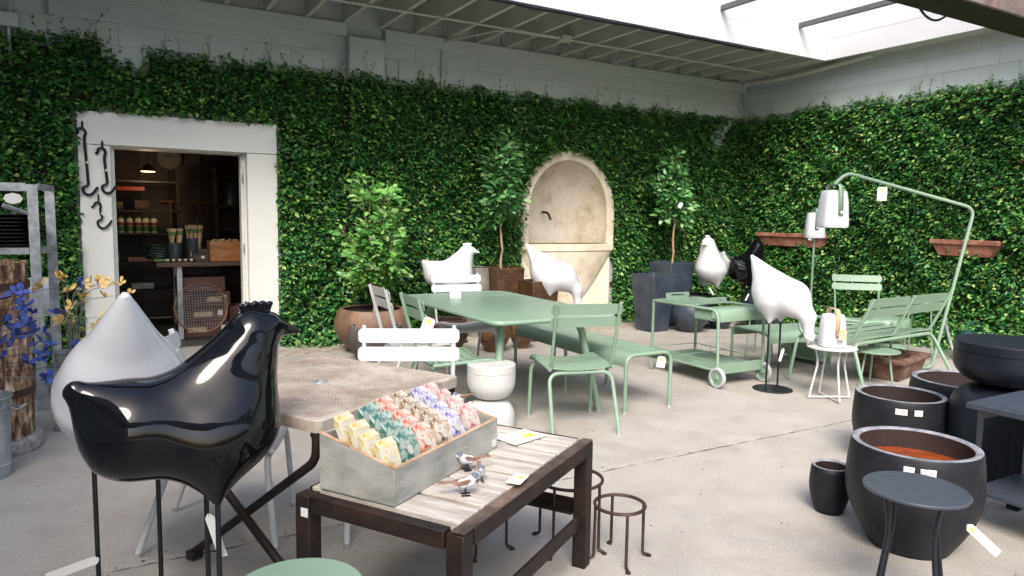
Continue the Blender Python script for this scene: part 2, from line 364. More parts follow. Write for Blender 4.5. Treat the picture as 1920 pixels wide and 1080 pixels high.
for (x0, x1, y0, y1) in ((OX0 - .05, OX1 + .05, OY1, OY1 + .05), (OX1, OX1 + .05, OY0, OY1), (OX0 - .05, OX0, OY0, OY1), (OX0 - .05, OX1 + .05, OY0 - .05, OY0)):
    G().box(((x0 + x1) / 2, (y0 + y1) / 2, 3.635), (x1 - x0 - .004, y1 - y0 - .004, .27)).build('header', WELLM, ce, 40, .004)
    G().box(((x0 + x1) / 2, (y0 + y1) / 2, (3.765 + ZW) / 2), (x1 - x0, y1 - y0, ZW - 3.765)).build('light_well_wall', WELLM, ce)
for zz in ():   # a bead of trim round the foot of the white well
    G().box(((OX0 + OX1) / 2, OY1 - .008, zz), (OX1 - OX0, .012, .03)).build('well_trim', WELLM, ce)
    G().box((OX1 - .008, (OY0 + OY1) / 2, zz), (.012, OY1 - OY0, .03)).build('well_trim', WELLM, ce)
# soffit over the side wall
G().box(((OX1 + XR) / 2 + .025, (OY1 + OY0) / 2, 3.56), (XR - OX1 - .06, OY1 - OY0, .04)).build('soffit', CEILM, ce)
G().box(((OX1 + XR) / 2 + .025, (OY1 + YB) / 2 + .03, 3.56), (XR - OX1 - .06, YB - OY1 - .08, .04)).build('soffit', CEILM, ce)
# conduit, junction box, hose
cd = thing('conduit_run', 'thin grey electrical conduit with a junction box under the joists', 'conduit')
yk = 6.98; zk = 3.478
G().tube(fillet([(-2.5, yk, zk), (4.6, yk, zk), (4.75, yk - .02, zk - .015), (8.0, yk - .02, zk - .015), (8.2, yk, zk), (8.45, yk + .3, zk)], .1), .0125, 8).build('pipe', CEILM, cd)
G().tube(fillet([(4.62, yk + .035, zk), (3.9, yk + .05, zk), (3.55, YB - .1, zk - .02), (3.53, YB - .035, zk - .1), (3.53, YB - .035, 2.9)], .12), .0125, 8).build('branch_pipe', CEILM, cd)
G().box((4.68, yk, zk), (.13, .12, .06)).build('junction_box', CEILM, cd, 40, .008)
G().tube(fillet([(4.74, yk + .02, zk), (4.9, yk + .2, zk - .01), (4.95, yk + .32, zk + .08)], .1), .009, 8).build('flex_tail', CEILM, cd)
hs = thing('black_hose', 'black hose clipped along the edge of the roof light', 'hose')
rr = random.Random(9)
G().tube([(x_ * .25, OY1 + .012 + rr.uniform(-.004, .004), 3.482 + rr.uniform(-.005, .005)) for x_ in range(-3, 29)], .02, 10).build('hose', IRON, hs)
dt = thing('grey_duct', 'sagging grey flexible duct where ceiling meets the side wall', 'duct')
G().tube(fillet([(8.44, 7.7, 3.47), (8.40, 7.0, 3.44), (8.38, 6.4, 3.46), (8.36, 5.6, 3.51)], .4), .035, 12).build('duct', CEILM, dt)
# small wire hooks screwed under the joists
hk = None
for i, (hx, hy) in enumerate(((2.61, 6.5), (3.42, 6.6), (3.83, 7.3), (4.23, 6.45), (4.64, 7.5), (5.04, 6.5), (5.85, 7.2), (6.26, 6.6), (7.07, 6.9), (7.47, 6.3))):
    lab = 'small white wire hook screwed under a ceiling joist'
    if hk is None:
        a = [(0, 0, 0), (0, 0, -.035)] + [(.014 - .014 * math.cos(t), 0, -.035 - .018 * math.sin(t)) for t in [k * .5 for k in range(1, 8)]]
        hk = G().tube(a, .0028, 6).build('ceiling_hook', WHITE, None); o = hk
    else: o = hk.copy(); COL.objects.link(o)
    o.location = (hx - .24, hy, 3.502); o.rotation_euler.z = i * .8
    tag(o, lab, 'hook', 'wire hooks under the joists')
# bars across the light well
ST_BAR = plain('grey_steel_bar', (.09, .095, .10), .5, .3)
for i, xb in enumerate((6.27, 7.62)):
    o = G().box((xb, (OY1 + OY0) / 2, 3.86), (.05, OY1 - OY0 - .02, .06)).build('cross_bar', ST_BAR, None, 40, .004)
    tag(o, ('steel bar across the bright roof light, farther from the corner', 'steel bar across the bright roof light, nearer the corner')[i], 'bar', 'bars across the roof light')
# weathered steel beam over the yard
be = thing('steel_beam', 'weathered rusty steel beam crossing high over the yard', 'beam')
G().box((3.6, 3.28, 3.345), (10.4, .10, .31)).build('web', BEAMRUST, be, 40, .004)
G().box((3.6, 3.39, 3.183), (10.4, .32, .014)).build('lower_flange', RUST, be)  # darker than the web: the underside's shade is put into its colour
G().box((3.6, 3.39, 3.507), (10.4, .32, .014)).build('upper_flange', RUST, be)
ca = [(5.75 + .75 * t, 3.60, 3.42 - .25 * math.sin(math.pi * t) ** .8 - .05 * t) for t in [k / 16 for k in range(17)]]
cb = tag(G().tube(ca, .010, 8).build('black_cable', IRON, None), 'black cable drooping from the rusty steel beam', 'cable')
cb2 = tag(G().tube([(4.75 + .5 * t, 3.70, 3.62 - .10 * math.sin(math.pi * t)) for t in [k / 12 for k in range(13)]], .010, 8).build('black_cable', IRON, None), 'short loop of black cable high in the roof light', 'cable')
# electrical box, far left
eb = thing('electrical_box', 'grey painted electrical box with two conduits high on the wall', 'electrical box')
G().box((-.68, YB - .07, 3.08), (.22, .10, .12)).build('box', BLOCKM, eb, 40, .008)
for dx in (-.05, .03):
    G().tube([(-.68 + dx, YB - .06, 3.02), (-.68 + dx, YB - .06, 2.7)], .014, 8).build('conduit', BLOCKM, eb); G().tube([(-.66 + dx, YB - .06, 3.14), (-.66 + dx, YB - .06, 3.5)], .014, 8).build('conduit', BLOCKM, eb)
# ---------------------------------------------------------------- doorway surround
ds = thing('door_surround', 'wide white painted timber surround of the shop doorway', 'door frame')
yf = YB - .03
G().box((-.04, yf, 1.019), (.26, .09, 2.038)).build('side_board', DOORW, ds, 40, .005)
G().box((1.47, yf, 1.019), (.30, .09, 2.038)).build('side_board', DOORW, ds, 40, .005)
G().box((.725, yf, 2.195), (1.79, .096, .305)).build('header_board', DOORW, ds, 40, .005)
G().box((DX0 + .012, YB + .16, 1.02), (.024, .28, 2.04)).build('jamb_lining', DOORW, ds)
G().box((DX1 - .012, YB + .16, 1.02), (.024, .28, 2.04)).build('jamb_lining', DOORW, ds)
G().box((.705, YB + .16, DZ - .006), (1.19, .28, .024)).build('head_lining', DOORW, ds)
G().box((DX1 - .036, YB + .05, 1.01), (.022, .04, 2.01)).build('door_stop', DOORW, ds, 40, .003)
G().box((DX0 + .030, YB + .05, 1.01), (.012, .04, 2.01)).build('door_stop', DOORW, ds, 40, .003)
for z in (.45, 1.05, 1.78): G().tube([(DX1 - .03, YB + .018, z - .05), (DX1 - .03, YB + .018, z + .05)], .008, 8).build('hinge', GALV, ds)
# black iron S-hooks hung on the surround
def s_hook(name, x, ztop, L, label):
    t = thing(name, label, 'hook', (x, yf - .052, ztop), 0, 'iron hooks on the door surround')
    s = .055 if L > .3 else .045; q = .0125 if L > .3 else .010
    p = [(-.055, 0, -.075), (-.035, -.012, -.055)] + [(s * .62 * math.cos(a) - .01, -.012, -.06 + s * .75 * math.sin(a)) for a in [R_(150 - i * 24) for i in range(9)]]
    p += [(.012, -.012, -.13), (.03, -.012, -L + .06)]
    p += [(.03 + .045 * (math.cos(a) - 0) + .0, -.012, -L + .02 + .05 * math.sin(a)) for a in [R_(160 + i * 24) for i in range(8)]] + [(.105, -.012, -L + .045)]
    G().tube(fillet(p, .02, 3), q, 8).build('rod', IRON, t)
    G().tube([(0, .01, .045), (0, -.012, .03), (0, -.018, -.03)], q * .8, 8).build('nail', IRON, t)
    G().box((.026, -.026, -L * .55), (.018, .004, .02)).build('sticker', PAPER, t)
    return t
s_hook('iron_hook', -.125, 2.20, .60, 'longest black iron hook on the white door surround')
s_hook('iron_hook', .03, 2.03, .41, 'middle-sized black iron hook beside the door opening')
s_hook('iron_hook', -.02, 1.53, .24, 'shortest black iron hook, lowest on the door surround')
# ---------------------------------------------------------------- wall fountain
fo = thing('wall_fountain', 'cream arched niche fountain set into the ivy wall', 'fountain')
cx, rO, rI, zs = 5.37, .745, .625, 1.50
# arch face: ring swept round the opening
def archpts(rad, ztop_extra=0, n=28): return [(cx - rad, 1.02)] + [(cx + rad * math.cos(math.pi - math.pi * k / n), zs + rad * 1.09 * math.sin(math.pi * k / n)) for k in range(n + 1)] + [(cx + rad, 1.02)]
A, B = archpts(rO), archpts(rI); n = len(A); V = []; F = []
for y in (YB - .07, YB + .1):
    V += [(x, y, z) for x, z in A] + [(x, y, z) for x, z in B]
for i in range(n - 1):
    F += [(i, i + 1, n + i + 1, n + i), (n + i, n + i + 1, 3 * n + i + 1, 3 * n + i), (i, 2 * n + i, 2 * n + i + 1, i + 1)]
G().add(V, F).build('arch_surround', NICHE, fo, 40, .012)
# recess: half cylinder with a quarter dome
g = G(); n, mrow = 30, 14; rows = []
DY = .42
for j in range(5): rows.append([(cx + rI * math.cos(math.pi * k / n), YB - .02 + DY * math.sin(math.pi * k / n), 1.02 + (zs - 1.02) * j / 4) for k in range(n + 1)])
for j in range(1, mrow + 1):
    a = math.pi / 2 * j / mrow; c_, s_ = math.cos(a), math.sin(a)
    rows.append([(cx + rI * math.cos(math.pi * k / n) * (c_ if True else 1), YB - .02 + DY * math.sin(math.pi * k / n) * c_, zs + rI * 1.09 * s_) for k in range(n + 1)])
V = [p for row in rows for p in row]; w_ = n + 1
g.add(V, [(i * w_ + k, i * w_ + k + 1, (i + 1) * w_ + k + 1, (i + 1) * w_ + k) for i in range(len(rows) - 1) for k in range(n)]).build('niche_shell', NICHE_IN, fo, 60)
# spandrel plaster behind the ivy
A = [(NX0, 1.0), (NX0, NZ), (NX1, NZ), (NX1, 1.0)]
g = G(); P = archpts(rO - .03); m_ = len(P)
top = [(NX0 + (NX1 - NX0) * i / (m_ - 1), NZ) for i in range(m_)]
g.strip([(x, YB + .015, z) for x, z in P], [(x, YB + .015, z) for x, z in top]); g.build('plaster', NICHE, fo)
# basin rim: bowed slab
def bow(w_, dep, n=24): return [(cx - w_ / 2, YB + .2)] + [(cx - w_ / 2 + w_ * k / n, YB - .07 - dep * math.sin(math.pi * k / n)) for k in range(n + 1)] + [(cx + w_ / 2, YB + .2)]
G().prism(bow(1.47, .11), 'z', .985, 1.085).build('basin_rim', NICHE, fo, 40, .012)
G().prism(bow(1.25, .06), 'z', 1.086, 1.092).build('basin_bed', worn('damp_basin', [(.10, .085, .05), (.26, .22, .14)], 9, .5), fo)
# tapering corbel under the basin and the flat pier behind it
g = G(); rows = []
for j in range(11):
    t = j / 10; z = .985 - .78 * t; hw = .66 * (1 - t) ** .75 + .10; dp = .15 * (1 - t) ** .8 + .035
    rows.append([(cx - hw + 2 * hw * k / 20, YB - .02 - dp * math.sin(math.pi * k / 20) ** .7, z) for k in range(21)])
g.add([p for q in rows for p in q], [(i * 21 + k, i * 21 + k + 1, (i + 1) * 21 + k + 1, (i + 1) * 21 + k) for i in range(10) for k in range(20)]).build('corbel', NICHE, fo, 50)
G().box((cx, YB + .04, .493), (1.44, .14, .984)).build('pier', NICHE, fo, 40, .01)
G().box((cx - .15, YB - .16, .05), (1.7, .22, .10)).build('plinth', STONE, fo, 40, .015)
sp = fillet([(cx - .16, YB + .36, 1.50), (cx - .16, YB + .22, 1.50), (cx - .14, YB + .17, 1.40)], .07)
G().tube(sp, .016, 10).build('spout', IRON, fo)
# ---------------------------------------------------------------- shop behind the doorway
sh = tag(bpy.data.objects.new('shop_room', None), kind='structure'); COL.objects.link(sh)
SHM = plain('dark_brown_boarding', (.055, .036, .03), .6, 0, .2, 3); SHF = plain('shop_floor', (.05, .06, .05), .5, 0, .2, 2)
y0, y1 = YB + .30, 10.6
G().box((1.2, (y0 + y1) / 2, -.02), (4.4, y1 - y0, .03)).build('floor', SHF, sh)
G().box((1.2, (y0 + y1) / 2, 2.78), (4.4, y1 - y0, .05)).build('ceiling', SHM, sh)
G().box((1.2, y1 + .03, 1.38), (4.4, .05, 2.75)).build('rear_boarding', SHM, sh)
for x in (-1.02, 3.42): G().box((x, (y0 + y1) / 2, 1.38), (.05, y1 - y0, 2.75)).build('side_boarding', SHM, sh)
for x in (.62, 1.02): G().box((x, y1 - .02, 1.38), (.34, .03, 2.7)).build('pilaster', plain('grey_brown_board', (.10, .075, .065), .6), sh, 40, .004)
# ---------------------------------------------------------------- ivy
def wob(a, b, s):
    return (np.sin(a * 1.7 + s) * np.cos(b * 2.3 - s * 1.3) + .6 * np.sin(a * 4.1 - b * 3.3 + s * 2.1) + .4 * np.sin(a * 9.3 + b * 7.7 + s) + .3 * np.cos(a * 15.1 - b * 17.3 + s * .7)) / 2.3
LEAF_V = np.array([(0, 0, 0), (-.42, .38, .10), (.42, .38, .10), (0, .45, 0), (0, 1, -.05), (-.30, .72, .07), (.30, .72, .07)])
LEAF_F = np.array([(0, 3, 1), (0, 2, 3), (1, 3, 5), (3, 2, 6), (5, 3, 4), (3, 6, 4)])
def leaf_mesh(name, P, Nn, D, L, W, mat, LV=LEAF_V, LF=LEAF_F):
    """P points, Nn leaf normals, D tip directions (all n x 3), L length, W width -> one mesh of folded leaves"""
    D = D - Nn * (D * Nn).sum(1, keepdims=True); D /= np.linalg.norm(D, axis=1, keepdims=True) + 1e-9
    S = np.cross(D, Nn); k = len(LV)
    V = P[:, None, :] + S[:, None, :] * (LV[None, :, 0:1] * W[:, None, None]) + D[:, None, :] * (LV[None, :, 1:2] * L[:, None, None]) + Nn[:, None, :] * (LV[None, :, 2:3] * L[:, None, None])
    F = LF[None] + (np.arange(len(P)) * k)[:, None, None]
    me = bpy.data.meshes.new(name); nv, nf = len(P) * k, len(P) * len(LF)
    me.vertices.add(nv); me.vertices.foreach_set('co', V.reshape(-1).astype(np.float32))
    me.loops.add(nf * 3); me.loops.foreach_set('vertex_index', F.reshape(-1).astype(np.int32))
    me.polygons.add(nf); me.polygons.foreach_set('loop_start', np.arange(0, nf * 3, 3, dtype=np.int32)); me.polygons.foreach_set('use_smooth', np.ones(nf, bool))
    me.materials.append(mat); me.update(calc_edges=True); return me
def unit(a): return a / (np.linalg.norm(a, axis=1, keepdims=True) + 1e-9)
def ivy_wall(name, label, U0, U1, to3, outv, keep, ztop, dens, seed, foot):
    """to3(u, d, z) -> points; keep(u, z) -> mask of the covered wall; ztop(u) -> height of the ragged upper edge"""
    rg = np.random.default_rng(seed); t = thing(name, label, 'ivy')
    n = int((U1 - U0) * 3.2 * dens); u = rg.uniform(U0, U1, n); z = rg.uniform(0, 3.25, n)
    e = ztop(u); prob = np.clip((e - z) / .06 + .5, 0, 1); m = (rg.random(n) < prob) & keep(u, z); u, z = u[m], z[m]; n = len(u)
    thick = .11 + .105 * wob(u * 2.1, z * 2.4, seed) + .05 * wob(u * 5.2, z * 5.8, seed + 3) + .035 * wob(u * 6, z * 17, seed + 5)
    thick = np.clip(thick, .03, .26) * np.clip((ztop(u) - z) / .25 + .35, .3, 1) + foot(u, z)
    lay = rg.random(n) ** .55; d = thick * lay + .012
    P = to3(u, d, z); o = np.array(outv, float)
    Nn = unit(o[None] * .52 + np.array([0, 0, .95])[None] + rg.normal(0, .34, (n, 3)))
    D = unit(o[None] * .75 + np.array([0, 0, -.45])[None] + rg.normal(0, .8, (n, 3)))
    L = np.clip(rg.lognormal(-3.16, .28, n), .022, .085); W = L * rg.uniform(.60, .80, n)
    lf = linkmesh('leaves', leaf_mesh('ivy_leaves', P, Nn, D, L, W, IVYLEAF), t); lf['kind'] = 'stuff'
    # woody mat close to the wall
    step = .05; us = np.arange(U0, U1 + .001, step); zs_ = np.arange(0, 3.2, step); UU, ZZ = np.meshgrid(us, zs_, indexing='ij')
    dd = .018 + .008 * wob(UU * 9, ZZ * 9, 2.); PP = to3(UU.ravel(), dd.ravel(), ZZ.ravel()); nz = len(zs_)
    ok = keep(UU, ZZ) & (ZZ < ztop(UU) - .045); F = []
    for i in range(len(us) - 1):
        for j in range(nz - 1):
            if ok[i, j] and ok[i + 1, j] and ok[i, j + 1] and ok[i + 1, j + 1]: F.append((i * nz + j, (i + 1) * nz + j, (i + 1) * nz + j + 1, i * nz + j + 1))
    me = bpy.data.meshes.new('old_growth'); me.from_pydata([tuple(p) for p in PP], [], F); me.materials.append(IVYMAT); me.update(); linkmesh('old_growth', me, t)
    # shoots that climb past the upper edge
    g = G(); rr_ = random.Random(seed); SP = []
    for i in range(int((U1 - U0) * 9)):
        uu = rr_.uniform(U0, U1); e0 = float(ztop(np.array([uu]))[0]); h = rr_.choice((.05, .08, .1, .14, .2)) * rr_.uniform(.6, 1.2)
        pts = []
        for k in range(5):
            q = to3(np.array([uu + rr_.uniform(-.012, .012) * k]), np.array([.015 + .004 * k]), np.array([e0 - .08 + (h + .08) * k / 4]))[0]; pts.append(tuple(q))
            if k: SP.append(q)
        g.tube(pts, .0022, 4, rs=[.003, .0028, .0024, .002, .0012])
    g.build('shoots', WOODY, t)['kind'] = 'stuff'
    SP = np.repeat(np.array(SP), 2, 0); k = len(SP); SP = SP + rg.normal(0, .008, (k, 3))
    L = rg.uniform(.014, .03, k); me = leaf_mesh('shoot_leaves', SP, unit(o[None] + rg.normal(0, .5, (k, 3))), unit(rg.normal(0, 1, (k, 3))), L, L * .75, IVYLEAF)
    linkmesh('shoot_leaves', me, t)['kind'] = 'stuff'
    return t
def in_niche(u, z):
    dx = np.abs(u - cx); rr_ = rO - .030 + .03 * wob(u * 5, z * 5, 1.)
    return np.where(z > zs, (dx / rr_) ** 2 + ((z - zs) / (rr_ * 1.09)) ** 2 < 1, dx < rr_ + .02)
def keep_back(u, z):
    jit = .02 * wob(u * 6, z * 6, 4.)
    door = (u > -.185 + jit) & (u < 1.625 + jit) & (z < 2.35 + jit)
    bare = (np.abs(u - 8.15 - .12 * np.sin(z * 9)) < .10 + .06 * wob(u * 8, z * 5, 6.)) & (z > 2.55) & (z < 2.93)
    return ~door & ~in_niche(u, z) & ~bare & ~((np.abs(u - cx) < .68) & (z < 1.1))
def top_back(u):
    t = 2.97 + .035 * wob(u * 2.2, u * 0, 1.) + .03 * np.sin(u * 13) * np.sin(u * 5.1) + .05 * np.exp(-((u + .1) / .5) ** 2)
    t = np.where((u > .05) & (u < .42), t - .15 - .05 * np.sin(u * 40), t); return np.where(u < .02, t + .02, t)
foot_b = lambda u, z: np.clip(.22 - z, 0, 1) * 1.1 * (.6 + .4 * np.sin(u * 7))
def keep_right(u, z): return np.ones_like(u, bool)
def top_right(u): return 2.985 + .03 * wob(u * 2.0, u * 0, 5.) + .035 * np.sin(u * 11) * np.sin(u * 4.3) - .05 * np.exp(-((u - 7.6) / .3) ** 2)
foot_r = lambda u, z: np.clip(.34 - z, 0, 1) * 1.55 * (.75 + .25 * np.sin(u * 5))
ivy_wall('ivy', 'dense dark green creeping ivy covering the wall round the doorway', -2.4, 8.56, lambda u, d, z: np.stack([u, YB - d - .012 - np.where((u > 2.36) & (u < 2.83), .11, 0), z], -1), (0, -1, 0), keep_back, top_back, 3900, 11, foot_b)
ivy_wall('ivy', 'sunlit green creeping ivy covering the side wall behind the red troughs', 1.2, 7.84, lambda u, d, z: np.stack([XR - d - .012 + u * 0, u, z], -1), (-1, 0, 0), keep_right, top_right, 3900, 23, foot_r)
# dry leaf scraps and grit on the concrete
rg = np.random.default_rng(77); n = 420
u = rg.uniform(-.8, 8.3, n); v = np.where(rg.random(n) < .35, 3.124 + rg.normal(0, .03, n), rg.uniform(1.0, 7.6, n))
me = leaf_mesh('floor_litter', np.stack([u, v, np.full(n, .004)], -1), unit(np.array([[0, 0, 1.]]) + rg.normal(0, .25, (n, 3))), unit(rg.normal(0, 1, (n, 3)) * np.array([[1, 1, .1]])), rg.uniform(.006, .02, n), rg.uniform(.004, .012, n), leafmat('dry_leaf', [(0, (.03, .022, .015)), (.5, (.09, .06, .035)), (1, (.20, .14, .08))], .8, .05))
lt = linkmesh('floor_litter', me); tag(lt, 'dry leaf scraps and grit scattered over the concrete', 'litter', kind='stuff')
# ================================================================== furniture
def slat_mesh(w_, h_, th=.008, bow_=.018, n=12, r=.022):
    """bowed back slat with rounded ends: lies in x-z, bows towards -y in the middle"""
    P = rrect(w_, h_, r, 4); g = G(); V = []; m = len(P)
    top = sorted(set(round(p[0], 5) for p in P))
    cols = [-w_ / 2 + w_ * k / n for k in range(n + 1)]
    def half(x):
        d = w_ / 2 - abs(x)
        return h_ / 2 if d >= r else h_ / 2 - r + math.sqrt(max(0, r * r - (r - d) ** 2))
    xs = sorted(set([round(c, 5) for c in cols] + [-w_ / 2 + r * t for t in (0.02, .15, .4, .7, 1)] + [w_ / 2 - r * t for t in (0.02, .15, .4, .7, 1)]))
    for x in xs:
        y = bow_ * (1 - (2 * x / w_) ** 2) * -1
        hh = half(x); V += [(x, y - th / 2, -hh), (x, y - th / 2, hh), (x, y + th / 2, hh), (x, y + th / 2, -hh)]
    k = len(xs); F = []
    for i in range(k - 1):
        for j in range(4): F.append((i * 4 + j, i * 4 + (j + 1) % 4, i * 4 + 4 + (j + 1) % 4, i * 4 + 4 + j))
    F += [(0, 1, 2, 3), tuple((k - 1) * 4 + j for j in (3, 2, 1, 0))]
    return g.add(V, F)
def make_chair(name, label, mat, loc, rz, cat='chair', posts_front=False):
    t = thing(name, label, cat, loc, rz, 'slatted metal chairs'); W = .225; ZS = .445
    # seat: five slats side to side, dished, front one rolled over
    for i in range(6):
        y0 = -.19 + i * .069; g = G(); V = []; k = 11
        for a in range(k):
            x = -.222 + .444 * a / (k - 1); dip = -.022 * (1 - (2 * x / .444) ** 2)
            z = ZS + dip - (.012 if i == 0 else 0) * 0 + .004 * i
            if i == 5: prof = [(y0, z), (y0 + .035, z - .003), (y0 + .058, z - .016), (y0 + .068, z - .04)]
            else: prof = [(y0, z), (y0 + .032, z + .002), (y0 + .063, z)]
            V += [(x, p, q) for p, q in prof] + [(x, p, q - .007) for p, q in reversed(prof)]
        m = len(V) // k; F = [(a * m + b, a * m + (b + 1) % m, (a + 1) * m + (b + 1) % m, (a + 1) * m + b) for a in range(k - 1) for b in range(m)]
        F += [tuple(range(m - 1, -1, -1)), tuple((k - 1) * m + b for b in range(m))]
        g.add(V, F).build('seat_slat', mat, t)
    # side rails carry the slats
    for s in (-1, 1):
        G().tube(fillet([(s * W, -.205, ZS - .012), (s * W, .20, ZS + .006), (s * W, .235, ZS - .02)], .03), .0125, 10).build('side_rail', mat, t)
    def leg(pts): return G().tube(fillet(pts, .075, 6), .0135, 10)
    leg([(-.232, -.315, .012), (-.222, -.175, ZS - .045), (.222, -.175, ZS - .045), (.232, -.315, .012)]).build('rear_leg_frame', mat, t)
    leg([(-.236, .235, .012), (-.230, .205, ZS - .035), (.230, .205, ZS - .035), (.236, .235, .012)]).build('front_leg_frame', mat, t)
    for s in (-1, 1):
        for y in (-.315, .235): G().lathe([(0, 0), (.014, 0), (.015, .008), (.015, .02), (0, .02)], 12, (s * (.232 if y < 0 else .236), y, 0)).build('foot', CHROME, t)
        G().tube(fillet([(s * .213, -.165, ZS - .02), (s * .213, -.20, ZS + .03), (s * .222, -.305, .885)], .04), .0135, 10, sx=.8).build('back_post', mat, t)
    tilt = math.atan2(.105, .45)
    for zc, yc_ in ((.838, -.284), (.750, -.2625)):
        o = slat_mesh(.495, .071, .006, bow_=-.012 if not posts_front else .012).build('back_slat', mat, t); o.location = (0, yc_ + .006, zc); o.rotation_euler = (tilt, 0, 0)
    return t
# round the green table
TX, TY = 2.72, 4.90
make_chair('slatted_chair', 'sage green slatted chair at the near end of the green table', GREEN, (2.79, 3.98, 0), R_(-15))
make_chair('slatted_chair', 'sage green slatted chair with a white price tag beside the table', GREEN, (2.10, 4.47, 0), R_(-96))
make_chair('slatted_chair', 'pale grey slatted chair beside the green chair at the table side', PALE, (2.10, 5.13, 0), R_(-94))
make_chair('slatted_chair', 'white slatted chair at the far end of the green table', WHITE, (2.86, 5.80, 0), R_(180 - 8), posts_front=True)
make_chair('slatted_chair', 'white slatted chair facing the perforated table, seen from the front', WHITE, (1.18, 3.00, 0), R_(155), posts_front=True)
make_chair('slatted_chair', 'pale slatted chair half hidden behind the glossy black hen', WHITE, (.46, 3.30, 0), R_(-112))
make_chair('slatted_chair', 'sage green slatted chair standing behind the two-seat bench', GREEN, (6.80, 4.50, 0), R_(138), posts_front=True)
# dining table
def rslab(g, x0, x1, y0, y1, z0, z1, r): return g.prism(rrect(x1 - x0, y1 - y0, r, 4, (x0 + x1) / 2, (y0 + y1) / 2), 'z', z0, z1)
dt_ = thing('dining_table', 'long sage green slatted metal dining table in the middle of the yard', 'table', (TX, TY, 0))
hw, hl = .515, .875; nsl = 15; sw = (2 * hl - .06) / nsl
for i in range(nsl):
    y = -hl + .03 + sw * (i + .5); rslab(G(), -hw + .03, hw - .03, y - sw / 2 + .0018, y + sw / 2 - .0018, .722, .738, .003).build('slat', GREEN, dt_, 40)
P = [(x, y, .727) for x, y in rrect(2 * hw - .03, 2 * hl - .03, .07, 6)]
G().tube(P, .0165, 10, closed=True).build('rim', GREEN, dt_)
for sx in (-1, 1):
    for sy in (-1, 1):
        G().tube(fillet([(sx * .30, sy * .58, .71), (sx * .34, sy * .64, .62), (sx * .44, sy * .755, .01)], .05), .027, 12, rs=None).build('leg', GREEN_D, dt_)
        G().lathe([(0, 0), (.026, 0), (.028, .012), (0, .012)], 14, (sx * .44, sy * .755, 0)).build('foot', RUBBER, dt_)
for sy in (-1, 1): G().bar((-.32, sy * .6, .705), (.32, sy * .6, .705), .04, .025).build('cross_rail', GREEN_D, dt_, 40, .004)
# long bench
def make_bench(name, label, cat, loc, rz, L, Wd, H, frames, group=None):
    t = thing(name, label, cat, loc, rz, group); hw = Wd / 2; R0 = .075
    def prof(off): # half-section of the rolled seat, from -x to +x
        o = [(-hw + off, H - .10)]
        for k in range(7):
            a = math.pi - math.pi / 2 * k / 6; o.append((-hw + R0 + (R0 - off) * math.cos(a), H - R0 + (R0 - off) * math.sin(a)))
        return o
    e, f = prof(.001), prof(.009)
    for s in (-1, 1):
        poly = [(s * x, z) for x, z in e] + [(s * x, z) for x, z in reversed(f)]
        G().prism(poly, 'y', -L / 2 + .012, L / 2 - .012).build('edge_slat', GREEN, t)
    n = 4; w_ = (Wd - 2 * R0 - .006) / n
    for i in range(n):
        x = -hw + R0 + .003 + w_ * (i + .5); G().box((x, 0, H - .0055), (w_ - .006, L - .024, .009)).build('slat', GREEN, t, 40, .002)
    for y in frames:
        G().tube(fillet([(-hw + .008, y, .012), (-hw + .008, y, H - .014), (hw - .008, y, H - .014), (hw - .008, y, .012)], .085, 7), .0145, 10).build('leg_frame', GREEN, t)
        for s in (-1, 1): G().lathe([(0, 0), (.015, 0), (.016, .015), (0, .015)], 10, (s * (hw - .008), y, 0)).build('foot', RUBBER, t)
    return t
make_bench('long_bench', 'long sage green slatted bench beside the dining table', 'bench', (3.505, 4.80, 0), 0, 1.62, .45, .445, (-.80, -.02, .80))
make_bench('footstool', 'low sage green slatted footstool behind the pecking white hen', 'footstool', (5.72, 4.62, 0), R_(80), .78, .56, .40, (-.36, .36))
# two-seat bench with arms, its back to us
t = thing('two_seat_bench', 'sage green two-seat bench with curved arms, its back to the camera', 'bench', (6.12, 3.98, 0), R_(4))
L = 1.34; ZS = .42
for i in range(5): G().box((0, -.20 + i * .105, ZS - .012 * (2 - abs(i - 2)) + .012), (L - .04, .097, .009)).build('seat_slat', GREEN_D, t, 40, .002)
G().tube(fillet([(-L / 2 - .03, -.40, .012), (-L / 2 + .01, -.25, ZS - .02), (L / 2 - .01, -.25, ZS - .02), (L / 2 + .10, -.42, .012)], .09, 7), .016, 10).build('rear_leg_frame', GREEN, t)
G().tube(fillet([(-L / 2 - .06, .30, .012), (-L / 2, .27, ZS - .02), (L / 2, .27, ZS - .02), (L / 2 + .06, .30, .012)], .09, 7), .016, 10).build('front_leg_frame', GREEN, t)
for x in (-L / 2 + .02, 0, L / 2 - .02): G().tube(fillet([(x, .25, ZS - .02), (x, -.21, ZS - .02), (x, -.245, ZS + .03), (x, -.40, .80)], .05), .015, 10).build('back_post', GREEN, t)
for k in range(2):
    for zc, yq in ((.755, -.385), (.665, -.358)):
        o = slat_mesh(L / 2 - .02, .082, bow_=-.006).build('back_slat', GREEN_D, t); o.location = ((-.5 + k) * L / 2, yq + .02, zc); o.rotation_euler = (.30, 0, 0)
for s in (-1,):
    G().tube(fillet([(s * (L / 2 - .0), -.30, .60), (s * (L / 2 + .02), .16, .60), (s * (L / 2 + .02), .24, .585), (s * (L / 2 + .02), .25, .45), (s * (L / 2 + .0), .12, .405)], .07, 6), .014, 10).build('arm', GREEN, t)
